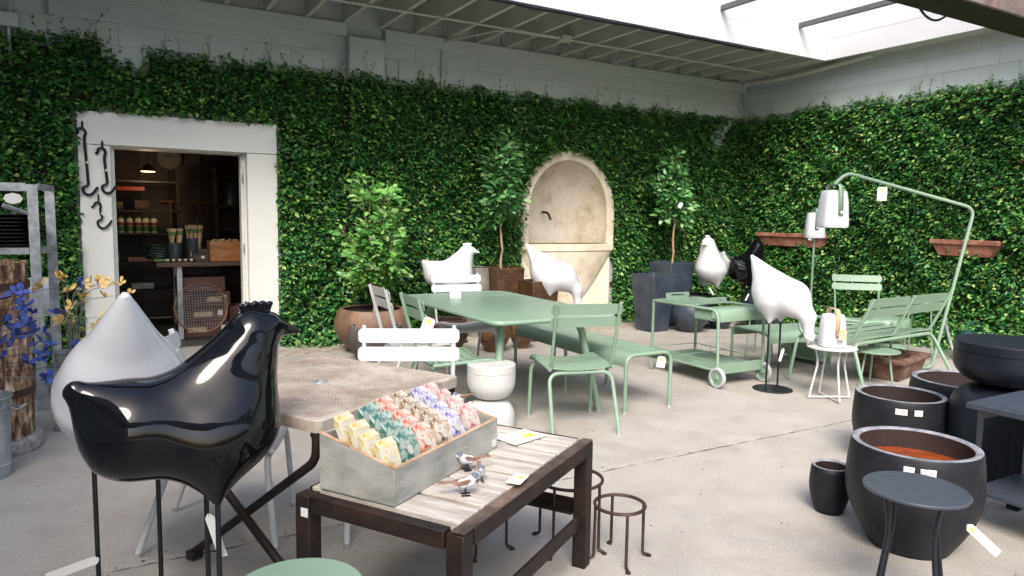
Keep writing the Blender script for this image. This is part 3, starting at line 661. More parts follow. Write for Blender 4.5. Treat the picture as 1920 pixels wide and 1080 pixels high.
# drinks trolley
t = thing('bar_trolley', 'sage green bar trolley with two white-tyred wheels and a lift-off tray', 'trolley', (4.80, 4.70, 0), 0)
hx, hy, H = .28, .42, .665
for s in (-1, 1):
    G().tube(fillet([(s * hx, hy, .015), (s * hx, hy, H), (s * hx, -hy + .02, H), (s * hx, -hy, .13)], [.012, .09], 7), .0135, 10).build('side_frame', GREEN, t)
    G().tube([(s * hx, hy, .145), (s * hx, -hy + .01, .145)], .0125, 10).build('lower_rail', GREEN, t)
    G().tube([(s * (hx - .015), hy, .215), (s * (hx - .015), -hy, .215)], .004, 6).build('guard_wire', GREEN, t)
    for y in (-.1, .2): G().tube([(s * (hx - .015), y, .15), (s * (hx - .015), y, .215)], .003, 6).build('guard_upright', GREEN, t)
G().tube([(-hx, hy, .215), (hx, hy, .215)], .004, 6).build('guard_wire', GREEN, t)
G().tube([(-hx, 0.02, .21), (hx, 0.02, .21)], .004, 6).build('guard_wire', GREEN, t)
G().tube([(-hx, hy, .145), (hx, hy, .145)], .0115, 10).build('cross_rail', GREEN, t)
G().tube([(-hx, hy - .01, H), (hx, hy - .01, H)], .0115, 10).build('cross_rail', GREEN, t)
for i in range(7): G().box((-hx + .035 + i * .0835, .0, .147), (.078, 2 * hy - .03, .006)).build('shelf_slat', GREEN_D, t, 40, .002)
e = [(-hy + .002, H - .10)] + [(-hy + .085 + .083 * math.cos(a), H - .075 + .085 * math.sin(a)) for a in [math.pi - math.pi / 2 * k / 6 for k in range(7)]] + [(-hy + .13, H + .010), (-hy + .13, H + .002)]
e2 = e + [(-hy + .09, H - .004), (-hy + .03, H - .04), (-hy + .01, H - .10)]
G().prism(e2, 'x', -hx + .012, hx - .012).build('rolled_end', GREEN, t)
e3 = [(-hy + .004, .20), (-hy + .004, .11), (-hy + .06, .10), (-hy + .06, .108), (-hy + .012, .118), (-hy + .012, .20)]
G().prism(e3, 'x', -hx + .01, hx - .01).build('axle_panel', GREEN, t)
G().box((-hx + .015, -hy + .21, H - .055), (.008, .2, .085)).build('box_side', GREEN, t, 40, .002)
G().box((0, -hy + .31, H - .055), (2 * hx - .03, .008, .085)).build('box_back', GREEN, t)
G().box((0, -hy + .21, H - .10), (2 * hx - .03, .2, .006)).build('box_floor', GREEN, t)
tr = G(); rslab(tr, -.245, .245, -.08, .40, H + .008, H + .016, .03); tr = tr.build('tray', GREEN, t, 40)
for y in (-.08, .40):
    pl = rrect(.30, .055, .018, 4); 
    g = G(); A = [(x, y, H + .040 + z) for x, z in pl]; B = [(x * .55, y, H + .044 + z * .24) for x, z in pl]; n = len(A)
    for off in (-.003, .003):
        pass
    V = [(x, yy + o_, z) for o_ in (-.003, .003) for (x, yy, z) in A + B]
    F = []
    for i in range(n):
        j = (i + 1) % n; F += [(i, j, n + j, n + i), (2 * n + i, 3 * n + i, 3 * n + j, 2 * n + j), (i, 2 * n + i, 2 * n + j, j), (n + i, n + j, 3 * n + j, 3 * n + i)]
    g.add(V, F).build('tray_handle', GREEN, tr, 40)
for s in (-1, 1):
    x = s * (hx + .005)
    wv = G(); wv.lathe([(.066, -.017), (.083, -.017), (.088, -.010), (.088, .010), (.083, .017), (.066, .017)], 36); o = wv.build('tyre', RUBBER, None); o.parent = None
    wh = thing('wheel', None, None); wh.parent = t; wh.location = (x, -hy - .005, .089); wh.rotation_euler = (0, math.pi / 2, 0)
    o.parent = wh
    G().lathe([(0, -.012), (.02, -.016), (.024, -.006), (.06, -.006), (.066, -.014), (.067, .014), (.06, .006), (.024, .006), (.02, .016), (0, .012)], 32).build('hub', GREEN_D, wh)
    G().bar((x - s * .0, -hy + .012, .15), (x - s * .0, -hy - .004, .09), .02, .012).build('fork', GREEN, t)
    G().lathe([(0, -.024), (.006, -.024), (.006, .024), (0, .024)], 10).build('bolt', GALV, wh)
# ---------------------------------------------------------------- round tables and stools
def round_table(name, label, loc, rz, r, H, topmat, legmat, style, group=None, cat='side table'):
    t = thing(name, label, cat, loc, rz, group)
    G().lathe([(0, H - .006), (r - .012, H - .006), (r - .003, H - .012), (r, H - .007), (r, H - .003), (r - .003, H), (0, H)], 56).build('top', topmat, t)
    if style == 'waisted':   # legs pinch inwards then splay to a crossed base
        pts = []
        for k in range(4):
            a = math.pi / 4 + k * math.pi / 2; c_, s_ = math.cos(a), math.sin(a)
            G().tube(fillet([(r * .72 * c_, r * .72 * s_, H - .01), (r * .55 * c_, r * .55 * s_, H * .72), (r * .88 * c_, r * .88 * s_, .012)], .06, 5), .0085, 8).build('leg', legmat, t); pts.append((r * .88 * c_, r * .88 * s_, .0125))
        G().tube([pts[0], pts[2]], .008, 8).build('base_bar', legmat, t); G().tube([(p[0], p[1], p[2] + .004) for p in (pts[1], pts[3])], .008, 8).build('base_bar', legmat, t)
    else:
        for k in range(3):
            a = .5 + k * 2 * math.pi / 3; c_, s_ = math.cos(a), math.sin(a)
            G().tube([(r * .55 * c_, r * .55 * s_, H - .008), (r * .80 * c_, r * .80 * s_, 0)], .009, 8).build('leg', legmat, t)
    return t
round_table('side_table', 'white round side table with waisted wire legs carrying a lamp', (5.08, 3.60, 0), R_(18), .192, .43, PALE, WHITE, 'waisted')
round_table('side_table', 'low round sage green table in front of the terracotta trough', (5.86, 3.72, 0), .3, .195, .32, GREEN, GREEN_D, 'tripod')
round_table('side_table', 'round sage green side table cut off by the bottom edge', (.405, 1.79, 0), .2, .172, .46, GREEN, GREEN_D, 'tripod')
round_table('side_table', 'dark anthracite round side table with bent tube legs by the pots', (2.49, 1.395, 0), R_(25), .172, .49, ANTHRA_LIT, ANTHRA, 'waisted')
round_table('side_table', 'small green round table top showing behind the pecking hen', (6.02, 5.15, 0), .4, .2, .47, GREEN, GREEN_D, 'tripod')
round_table('side_table', 'small pale round table behind the right end of the bench', (7.45, 4.30, 0), .4, .21, .62, GREEN, GREEN_D, 'tripod')
# drum stools: a bowl on an upturned bowl
def drum_stool(name, label, loc, mat, r=.165, H=.45, cat='stool'):
    t = thing(name, label, cat, loc, 0, 'drum stools'); q = r
    G().lathe([(0, H), (r - .006, H), (r, H - .006), (r, H - .052), (r - .004, H - .0535)] , 56).build('lid', mat, t)
    G().lathe([(r - .006, H - .0535), (r, H - .056), (r, H - .115)] + [(r * (1 - (1 - math.cos(a)) * .62), H - .115 - .125 * math.sin(a)) for a in [R_(k * 9) for k in range(1, 11)]] + [(0, H - .241)], 56).build('upper_bowl', mat, t)
    zb = H - .243
    G().lathe([(0, zb)] + [(r * (1 - (1 - math.cos(a)) * .62), zb - .125 + .125 * math.sin(a)) for a in [R_(90 - k * 9) for k in range(0, 11)]] + [(r, .006), (r - .006, 0), (0, 0)], 56).build('lower_bowl', mat, t)
    return t
drum_stool('drum_stool', 'off-white drum stool standing in front of the dining table', (2.26, 4.17, 0), plain('off_white_paint', (.50, .50, .485), .5, 0, .03, 3), .165, .44)
drum_stool('drum_stool', 'sage green drum stool behind the two-seat bench', (7.05, 4.36, 0), GREEN, .20, .45)
drum_stool('drum_stool', 'dark anthracite drum stool standing among the black pots', (4.27, 1.93, 0), ANTHRA, .275, .80)
# wire ring stands
def ring_stand(label, loc, rz, r, H, n=4):
    t = thing('ring_stand', label, 'plant stand', loc, rz, 'iron ring plant stands')
    G().tube([(r * math.cos(a), r * math.sin(a), H) for a in [2 * math.pi * k / 40 for k in range(40)]], .0075, 8, closed=True).build('ring', BROWNIRON, t)
    for k in range(n):
        a = k * 2 * math.pi / n + .3; c_, s_ = math.cos(a), math.sin(a)
        G().tube(fillet([((r) * c_, (r) * s_, H), (r * 1.02 * c_, r * 1.02 * s_, .015), ((r + .03) * c_, (r + .03) * s_, .008)], .012, 4), .0065, 8, rs=None).build('leg', BROWNIRON, t)
        G().lathe([(0, 0), (.011, 0), (.012, .006), (0, .009)], 10, ((r + .03) * c_, (r + .03) * s_, 0)).build('foot', BROWNIRON, t)
    return t
ring_stand('smaller brown iron ring stand outside the rusty table leg', (1.845, 2.255, 0), .9, .105, .235)
ring_stand('larger brown iron ring stand half behind the rusty table leg', (1.73, 2.46, 0), .2, .142, .30)
ring_stand('brown iron ring stand tucked under the plank-topped table', (1.38, 2.62, 0), .6, .11, .25)
# ---------------------------------------------------------------- lamps
def lamp_body(name, label, loc, rz, s, strap, grp='white lantern lamps'):
    t = thing(name, label, 'lamp', loc, rz, grp)
    g = G(); rows = []
    for (f, z) in ((.80, 0), (.96, .006), (1.0, .03), (.985, .06), (.90, .25), (.80, .335), (.74, .352), (.55, .36), (0.02, .36)):
        rows.append([(x * f * s, y * f * s * .86, z * s) for x, y in rrect(.27, .27, .085, 5)])
    n = len(rows[0]); g.add([p for q in rows for p in q], [(i * n + k, i * n + (k + 1) % n, (i + 1) * n + (k + 1) % n, (i + 1) * n + k) for i in range(len(rows) - 1) for k in range(n)] + [tuple(range(n - 1, -1, -1))])
    g.build('shade', LAMPW, t, 60)
    w_ = .024 * s
    path = fillet([(0, -.118 * s, .12 * s), (0, -.108 * s, .34 * s), (0, -.09 * s, .42 * s), (0, .09 * s, .42 * s), (0, .108 * s, .34 * s), (0, .118 * s, .12 * s)], .05 * s, 5)
    V = [(sx * w_, p.y * 1.02 + (-.004 if p.y < 0 else .004), p.z) for p in path for sx in (-1, 1)]
    m_ = len(path); st = G().add(V, [(2 * i, 2 * i + 1, 2 * i + 3, 2 * i + 2) for i in range(m_ - 1)]).build('handle_strap', strap, t, 50)
    so_ = st.modifiers.new('solid', 'SOLIDIFY'); so_.thickness = .005 * s
    for y in (-.127, .127): G().lathe([(0, 0), (.016 * s, 0), (.016 * s, .005), (0, .005)], 16).build('rivet', WHITE, t, loc=(0, y * s - (.003 if y < 0 else -.003), .15 * s), rot=(math.pi / 2 if y < 0 else -math.pi / 2, 0, 0))
    return t
cr = Vector((math.cos(YAW), -math.sin(YAW), 0))     # the arched stand happens to lie about square to our view
lb = Vector((7.03, 3.88, 0))
ls = thing('arched_lamp_stand', 'tall arched sage green lamp stand leaning over the bench', 'lamp stand', lb)
def L3(a, z): return (cr.x * a, cr.y * a, z)
pth = fillet([L3(-.42, .02), L3(.0, .02), L3(.30, 1.585), L3(-.95, 1.905), L3(-1.055, 1.80), L3(-1.065, 1.76)], [.06, .10, .14, .06], 7)
G().tube(pth, .0165, 12).build('pole', GREEN, ls)
G().box((cr.x * -.42, cr.y * -.42, .012), (.30, .30, .02), R_(-30)).build('base_plate', GREEN, ls, 40, .006)
hl_ = lb + Vector(L3(-1.06, 1.375)); lamp_body('hanging_lamp', 'white lantern lamp hanging from the arched green stand', hl_, R_(-20), 1.0, GREEN)
p2 = Vector((6.80, 5.12, 0)); ps = thing('straight_lamp_stand', 'slim straight sage green lamp pole behind the white hen', 'lamp stand', p2)
G().tube([(0, 0, .01), (0, 0, 1.25)], .0125, 10).build('pole', GREEN, ps); G().lathe(disc(.15, 0, .012), 40).build('base', GREEN, ps)
lamp_body('pole_lamp', 'smaller white lantern lamp on the slim pole, behind the hanging one', p2 + Vector((0, 0, 1.252)), R_(-40), .78, GREEN)
lamp_body('table_lamp', 'white lantern lamp with a tan strap on the white side table', (5.08, 3.605, .431), R_(-28), .74, worn('tan_leather', [(.45, .30, .17), (.58, .42, .27)], 12, .6, bp=.1))
# green storage box behind the bench
t = thing('planter_box', 'low dark sage green metal box on short legs under the chair', 'planter box', (6.25, 4.74, 0), R_(88))
G().box((0, 0, .13), (.46, .20, .15)).build('panel', GREEN_D, t, 40, .008)
for sx in (-1, 1):
    for sy in (-1, 1): G().tube([(sx * .215, sy * .085, 0), (sx * .215, sy * .085, .22)], .014, 8).build('leg', GREEN_D, t)
# ================================================================== hens
def surface_net(f, lo, hi, h):
    """mesh of f(x,y,z)=0 on a regular grid (naive surface nets)"""
    ax = [np.arange(lo[i], hi[i] + h, h) for i in range(3)]; X, Y, Z = np.meshgrid(*ax, indexing='ij'); S = f(X, Y, Z); n = S.shape
    ins = S < 0; c8 = [(i, j, k) for i in (0, 1) for j in (0, 1) for k in (0, 1)]
    sl = lambda d, A: A[d[0]:n[0] - 1 + d[0], d[1]:n[1] - 1 + d[1], d[2]:n[2] - 1 + d[2]]
    cnt = sum(sl(d, ins).astype(int) for d in c8); act = (cnt > 0) & (cnt < 8)
    num = np.zeros(act.shape + (3,)); den = np.zeros(act.shape)
    for a in range(8):
        for b in range(a + 1, 8):
            d, e = c8[a], c8[b]
            if sum(abs(d[i] - e[i]) for i in range(3)) != 1: continue
            sa, sb = sl(d, S), sl(e, S); m = (sa < 0) != (sb < 0); t = np.where(m, sa / np.where(m, sa - sb, 1), 0)
            for i in range(3): num[..., i] += np.where(m, d[i] + t * (e[i] - d[i]), 0)
            den += m
    idx = -np.ones(act.shape, int); idx[act] = np.arange(act.sum()); I = np.argwhere(act)
    V = (I + num[act] / den[act][:, None]) * h + np.array(lo); F = []
    for a in range(3):
        b, c = (a + 1) % 3, (a + 2) % 3; sh = [slice(None)] * 3; s2 = [slice(None)] * 3
        s0 = [slice(0, m - 1) for m in n]; 
        A = ins; q0 = [slice(1, n[i] - 1) for i in range(3)]; q0[a] = slice(0, n[a] - 1); q1 = list(q0); q1[a] = slice(1, n[a])
        ch = A[tuple(q0)] != A[tuple(q1)]; pos = np.argwhere(ch); off = np.array([1, 1, 1]); off[a] = 0; pos = pos + off
        inside0 = A[tuple(pos.T)]
        eb, ec = np.zeros(3, int), np.zeros(3, int); eb[b] = 1; ec[c] = 1
        q = [idx[tuple((pos - o).T)] for o in (0 * eb, eb, eb + ec, ec)]
        Q = np.stack(q, 1); Q = np.where(inside0[:, None], Q, Q[:, ::-1]); F.append(Q)
    return V, np.concatenate(F)
def cone(X, Y, Z, a, b, ra, rb, sy=1.0):
    a, b = np.array(a, float), np.array(b, float); d = b - a; L = (d * d).sum()
    t = np.clip(((X - a[0]) * d[0] + (Y - a[1]) * d[1] + (Z - a[2]) * d[2]) / L, 0, 1)
    return np.sqrt((X - a[0] - t * d[0]) ** 2 + ((Y - a[1] - t * d[1]) / sy) ** 2 + (Z - a[2] - t * d[2]) ** 2) - (ra + (rb - ra) * t)
def smin(a, b, k):
    h = np.clip(.5 + .5 * (b - a) / k, 0, 1); return b * (1 - h) + a * h - k * h * (1 - h)
def hen_up(X, Y, Z):
    s = cone(X, Y, Z, (-.225, 0, .285), (.04, 0, .262), .165, .178)
    s = smin(s, cone(X, Y, Z, (-.25, 0, .30), (-.395, 0, .432), .145, .040, .78), .08)
    s = smin(s, cone(X, Y, Z, (.065, 0, .30), (.162, 0, .575), .168, .082), .08)
    s = smin(s, cone(X, Y, Z, (-.06, 0, .37), (.12, 0, .54), .11, .085), .06)
    s = smin(s, cone(X, Y, Z, (.160, 0, .590), (.180, 0, .590), .078, .066), .03)
    s = smin(s, cone(X, Y, Z, (.222, 0, .604), (.335, 0, .568), .042, .005), .03)
    for y in (-1, 1): s = smin(s, cone(X, Y, Z, (-.01, y * .065, .19), (0, y * .10, .012), .125, .013), .10)
    return s
def hen_down(X, Y, Z):
    s = cone(X, Y, Z, (-.06, 0, .29), (.13, 0, .245), .175, .165)
    s = smin(s, cone(X, Y, Z, (-.02, 0, .27), (-.285, 0, .605), .205, .018), .05)
    s = smin(s, cone(X, Y, Z, (.16, 0, .24), (.305, 0, .10), .130, .066), .08)
    s = smin(s, cone(X, Y, Z, (.305, 0, .10), (.325, 0, -.075), .060, .042), .05)
    s = smin(s, cone(X, Y, Z, (.325, 0, -.09), (.315, 0, -.15), .034, .006), .03)
    for y in (-1, 1): s = smin(s, cone(X, Y, Z, (-.01, y * .075, .17), (-.01, y * .095, .012), .085, .014), .09)
    return s
def hen_mesh(f, lo, hi, name):
    V, F = surface_net(f, lo, hi, .0115); me = bpy.data.meshes.new(name); me.from_pydata(V.tolist(), [], F.tolist())
    bm = bmesh.new(); bm.from_mesh(me)
    for _ in range(2): bmesh.ops.smooth_vert(bm, verts=bm.verts, factor=.5, use_axis_x=True, use_axis_y=True, use_axis_z=True)
    bmesh.ops.recalc_face_normals(bm, faces=bm.faces); bm.to_mesh(me); bm.free()
    me.polygons.foreach_set('use_smooth', [True] * len(me.polygons)); return me
HU = hen_mesh(hen_up, (-.50, -.26, -.04), (.36, .26, .72), 'hen_body'); HD = hen_mesh(hen_down, (-.36, -.28, -.20), (.44, .28, .68), 'hen_body')
def comb_geo(p, d, s=1.0):
    """little flared crest: scalloped fan standing on the head"""
    d = Vector(d).normalized(); side = Vector((d.z, 0, -d.x)); P = [(-.040, -.012), (-.052, .018), (-.060, .034), (-.050, .041), (-.038, .035), (-.026, .045), (-.013, .037), (0, .047), (.013, .037), (.026, .045), (.038, .035), (.050, .041), (.060, .034), (.052, .018), (.042, -.012)]
    V = []
    for y in (-.012, .012):
        for a, b in P: V.append(Vector(p) + side * a * s + d * b * s + Vector((0, y, 0)))
    n = len(P); return G().add(V, [tuple(range(n)), tuple(range(2 * n - 1, n - 1, -1))] + [(i, n + i, n + (i + 1) % n, (i + 1) % n) for i in range(n)])
FD, RD = f0, r0
def heading(th): return math.atan2(*( (r0 * math.cos(R_(th)) + f0 * math.sin(R_(th))).yx ))
def hen(label, mat, up_, loc, th, rod, s=1.0, tagleg=None, base=True):
    t = thing('hen_sculpture', label, 'sculpture', (loc[0], loc[1], 0), heading(th), 'glossy hen sculptures on rods')
    me = (HU if up_ else HD).copy(); me.materials.append(mat); o = linkmesh('body', me, t, (0, 0, rod)); o.scale = (s, s, s)
    c = comb_geo((.165, 0, .650), (-.04, 0, 1), 1.05) if up_ else comb_geo((.355, 0, -.075), (.95, 0, -.25), .62)
    c = c.build('comb', mat, t, 50, .006, 2); c.location = (0, 0, rod); c.scale = (s, s, s)
    for y in (-1, 1):
        q = (-.01 if not up_ else 0) * s, y * (.10 if up_ else .095) * s
        G().tube([(q[0], q[1], .004), (q[0], q[1], rod + .03)], .0085, 10).build('rod', BSTEEL, t)
    if base: G().lathe(disc(.165, 0, .007), 48).build('base_plate', BSTEEL, t)
    return t
hen('large glossy black hen in the foreground, head raised', BGLOSS, True, (.278, 2.41), 34, .505, .915)
hen('large white hen with raised tail behind the black foreground hen', WGLOSS, False, (.045, 2.83), 122, .525, 1.05)
hen('white hen with raised head beside the brown planters', WGLOSS, True, (3.44, 7.26), -4, .52, .88)
hen('white pecking hen in front of the arched fountain', WGLOSS, False, (4.52, 6.92), -6, .50)
hen('white hen with raised neck beside the slate planters', WGLOSS, True, (7.00, 6.82), 232, .54)
hen('black hen at the back beside the white one', BGLOSS, True, (7.62, 6.72), 38, .50)
hen('white pecking hen on a round black base by the trolley', WGLOSS, False, (4.92, 4.03), -52, .57, .92)
hen('white hen partly hidden behind the galvanised shelving', WGLOSS, True, (-.74, 6.95), 200, .42)
# ================================================================== pots
def pot(name, label, loc, r, H, mat, rimmat=None, inmat=None, belly=1.06, foot=.62, wall=.035, fill=.0, fillmat=None, group=None, rimw=None):
    t = thing(name, label, 'pot', loc, 0, group); n = 56
    P = [(r * foot, 0)]
    for k in range(1, 11):
        a = k / 10; w_ = foot + (belly - foot) * math.sin(min(1, a / .62) * math.pi / 2) if a < .62 else belly - (belly - 1) * ((a - .62) / .38) ** 1.7
        P.append((r * w_, H * a * .985))
    P += [(r * .992, H - .003), (r * .985, H)]
    G().lathe([(0, 0)] + P, n).build('shell', mat, t, 50)
    G().lathe([(r * .985, H), (r * .96, H + .002), (r - wall + .006, H + .001), (r - wall, H - .006)], n).build('rim', rimmat or mat, t, 60)
    zf = H * fill if fill else .03
    G().lathe([(r - wall, H - .006), ((r - wall) * (belly * .99), H * .62), ((r - wall) * (foot + .12), .035), (0, .03)], n).build('lining', inmat or mat, t, 60)
    if fillmat:
        k = max(0, min(1, fill)); rr_ = (r - wall) * (belly * .985 if k > .5 else foot + .12 + (belly - foot - .13) * (k * H - .035) / (H * .62 - .035))
        G().lathe([(rr_, H * k), (rr_ * .6, H * k + .004), (0, H * k + .006)], n).build('contents', fillmat, t, 60)
    return t
def square_pot(name, label, loc, rz, wb, wt, H, mat, group=None, fillz=.94):
    t = thing(name, label, 'planter', loc, rz, group); V = []
    for (h_, z) in ((wb / 2, 0), (wt / 2, H), (wt / 2 - .03, H), (wt / 2 - .034, H - .09), (wb / 2, H * .5)):
        V += [(sx * h_, sy * h_, z) for sx, sy in ((-1, -1), (1, -1), (1, 1), (-1, 1))]
    F = [(3, 2, 1, 0)]
    for a, b in ((0, 1), (1, 2), (2, 3)):
        F += [(a * 4 + i, a * 4 + (i + 1) % 4, b * 4 + (i + 1) % 4, b * 4 + i) for i in range(4)]
    G().add(V[:16], F).build('shell', mat, t, 30, .008, 2)
    h_ = wt / 2 - .032; G().box((0, 0, H - .085), (2 * h_, 2 * h_, .02)).build('soil', SOIL, t)
    return t
def price(label, loc, rz, parent=None, w_=.06, h_=.038, mat=LABELPRINT): pass
pot('clay_pot', 'big round brown clay pot holding the bushy citrus tree', (2.43, 7.12, 0), .345, .455, TERRA, TERRA, POTIN, 1.14, .62, .05, .9, SOIL)
pot('clay_pot', 'dark grey-brown clay pot in front of the citrus tree pot', (2.32, 6.70, 0), .255, .345, worn('grey_brown_clay', [(.035, .03, .03), (.075, .062, .058), (.12, .095, .085)], 4, .6, bp=.12), worn('grey_brown_rim', [(.10, .09, .085), (.17, .15, .14)], 8, .6), POTIN, 1.08, .68, .035)
pot('glazed_pot', 'round bronze glazed pot under the near end of the table', (3.58, 6.56, 0), .14, .315, BRONZE, BRONZE, POTIN, 1.22, .6, .02)
pot('glazed_pot', 'smallest bronze glazed pot beneath the bench end', (3.95, 6.60, 0), .105, .25, BRONZE, BRONZE, POTIN, 1.22, .6, .02)
pot('glazed_pot', 'dark brown glazed bowl pot under the white far chair', (3.08, 6.68, 0), .20, .36, DKBRONZE, DKBRONZE, POTIN, 1.14, .5, .025)
pot('glazed_pot', 'pewter grey glazed jar behind the tall brown planter', (3.84, 7.50, 0), .165, .83, PEWTER, PEWTER, POTIN, 1.08, .7, .02)
square_pot('square_planter', 'tall square brown planter holding the slim citrus standard', (4.12, 7.33, 0), 0, .27, .37, .835, DKBRONZE)
square_pot('square_planter', 'shorter square brown planter in front of the fountain', (4.40, 7.00, 0), 0, .29, .36, .70, DKBRONZE)
square_pot('slate_planter', 'shorter tapered slate grey planter of the tall pair', (6.12, 6.95, 0), R_(4), .29, .41, .73, SLATE)
square_pot('slate_planter', 'taller tapered slate grey planter holding the corner citrus tree', (6.70, 7.26, 0), R_(2), .33, .43, .86, SLATE)
pot('slate_pot', 'round glossy slate pot beside the tall slate planters', (6.52, 6.68, 0), .21, .375, SLATE, SLATE, POTIN, 1.16, .5, .02)
pot('slate_pot', 'smallest round slate pot seen through the trolley', (7.10, 6.72, 0), .155, .27, SLATE, SLATE, POTIN, 1.16, .55, .018)
pot('slate_pot', 'wide black pot whose rim shows over the trolley tray', (7.00, 7.12, 0), .24, .42, CLAYBLK, CLAYBLK, POTIN, 1.1, .6, .025)
pot('slate_pot', 'tall charcoal pot with white labels behind the pecking hen', (7.83, 6.62, 0), .26, .50, SLATE, SLATE, POTIN, 1.06, .62, .03)
pot('charcoal_pot', 'largest charcoal pot, rusty water stains on its floor', (3.085, 1.745, 0), .258, .465, CLAYBLK, RIMGREY, POTIN, 1.06, .62, .034, .80, POTWATER, 'charcoal clay pots')
pot('charcoal_pot', 'second charcoal pot with two white labels below its rim', (4.10, 2.43, 0), .245, .42, CLAYBLK, RIMGREY, POTIN, 1.04, .7, .032, .45, worn('dark_earth_floor', [(.03, .012, .012), (.07, .025, .022)], 7, .7), 'charcoal clay pots')
pot('charcoal_pot', 'wide charcoal pot behind the pair of labelled ones', (4.86, 2.46, 0), .31, .42, CLAYBLK, RIMGREY, POTIN, 1.04, .7, .036, .5, worn('brown_earth_floor', [(.05, .018, .014), (.11, .04, .03)], 6, .7), 'charcoal clay pots')
pot('charcoal_pot', 'smallest charcoal pot standing in front of the largest', (3.085, 2.15, 0), .090, .235, CLAYBLK, RIMGREY, POTIN, 1.08, .72, .016, .75, SOIL, 'charcoal clay pots')
# price labels stuck on pots: flat printed stickers
def sticker(label, c, d, rz, mat=LABELPRINT, tilt=0):
    o = G().box((0, 0, 0), d).build('price_label', mat, None, 40, .0008, 1); o.location = c; o.rotation_euler = (0, tilt, rz); return tag(o, label, 'label', 'printed price labels')
def on_pot(px, py, r, z, ang): return (px + r * math.cos(ang), py + r * math.sin(ang), z)
for (px, py, r_, z, ang, wd, lab) in ((4.10, 2.43, .252, .365, R_(213), .062, 'printed white label on the second charcoal pot, left of a pair'), (4.10, 2.43, .252, .365, R_(233), .045, 'plain white label on the second charcoal pot, right of a pair'),
                                       (3.085, 1.745, .266, .415, R_(206), .040, 'small white label below the largest pot rim'), (3.085, 1.745, .266, .415, R_(221), .058, 'printed white label below the largest pot rim, beside the small one'),
                                       (7.83, 6.62, .268, .44, R_(212), .075, 'printed white label on the tall charcoal pot at the back'), (7.83, 6.62, .268, .435, R_(232), .06, 'plain white label on the tall charcoal pot at the back')):
    o = sticker(lab, on_pot(px, py, r_, z, ang), (wd, .003, .034), ang + math.pi / 2, LABELPRINT if 'printed' in lab else PAPER)
# dark table, bottom right
t = thing('anthracite_table', 'dark anthracite two-tier metal table cut off by the right edge', 'table', (3.47, 1.745, -.075))
G().box((.255, -.40, .665), (.51, .80, .03)).build('top', ANTHRA_LIT, t, 40, .004)
for x in (.03, .48):
    for y in (-.03, -.77): G().box((x, y, .3635), (.055, .055, .573)).build('leg', ANTHRA, t, 40, .003)
G().box((.255, -.40, .26), (.44, .73, .02)).build('lower_shelf', ANTHRA_LIT, t, 40, .003)
for y in (-.03, -.77): G().box((.255, y, .625), (.39, .03, .05)).build('apron', ANTHRA, t)
# brick red troughs on the side wall and the loose trough
def trough(label, y, L, z):
    t = thing('wall_trough', label, 'trough', (XR - .11, y, z), 0, 'brick red wall troughs'); V = []
    for (hw_, hl__, zz) in ((.06, L / 2 - .09, -.10), (.085, L / 2 - .02, .03), (.11, L / 2, .032), (.11, L / 2, .085), (.075, L / 2 - .035, .085), (.06, L / 2 - .06, .0)):
        V += [(sx * hw_, sy * hl__, zz) for sx, sy in ((-1, -1), (1, -1), (1, 1), (-1, 1))]
    F = [(3, 2, 1, 0)] + [(a * 4 + i, a * 4 + (i + 1) % 4, a * 4 + 4 + (i + 1) % 4, a * 4 + 4 + i) for a in range(5) for i in range(4)] + [(20, 21, 22, 23)]
    G().add(V, F).build('body', BRICKRED, t, 30, .006); return t
trough('brick red clay trough on the ivy, nearer the corner', 6.72, 1.15, 1.18); trough('brick red clay trough on the ivy, farther from the corner', 4.38, .74, 1.17)
t = thing('clay_trough', 'mossy terracotta trough on the ground behind the low green table', 'trough', (6.42, 3.90, 0), R_(12)); V = []
for (hx_, hy_, zz) in ((.27, .15, 0), (.31, .19, .16), (.35, .22, .165), (.35, .22, .205), (.27, .145, .205), (.26, .135, .12)):
    V += [(sx * hx_, sy * hy_, zz) for sx, sy in ((-1, -1), (1, -1), (1, 1), (-1, 1))]
G().add(V, [(3, 2, 1, 0)] + [(a * 4 + i, a * 4 + (i + 1) % 4, a * 4 + 4 + (i + 1) % 4, a * 4 + 4 + i) for a in range(5) for i in range(4)] + [(20, 21, 22, 23)]).build('body', CLAYTROUGH, t, 30, .012)
# watering can by the side wall
t = thing('watering_can', 'dark green metal watering can standing by the side wall ivy', 'watering can', (7.86, 3.98, 0), R_(160)); CANM = plain('dark_green_enamel', (.012, .06, .055), .35, 0, .15)
G().lathe([(0, 0), (.11, 0), (.115, .01), (.105, .26), (.07, .30), (.07, .31), (.06, .31), (.06, .30), (0, .29)], 36).build('body', CANM, t)
G().tube(fillet([(.10, 0, .06), (.18, 0, .12), (.30, 0, .42)], .04), .016, 10, rs=None).build('spout', ZINC, t)
G().lathe([(0, 0), (.016, 0), (.035, .04), (0, .045)], 20).build('rose', ZINC, t, loc=(.29, 0, .40), rot=(0, R_(22), 0))
G().tube([(-.06 + .12 * math.cos(a), 0, .28 + .13 * math.sin(a)) for a in [R_(20 + k * 15) for k in range(13)]], .008, 8).build('handle', CANM, t)
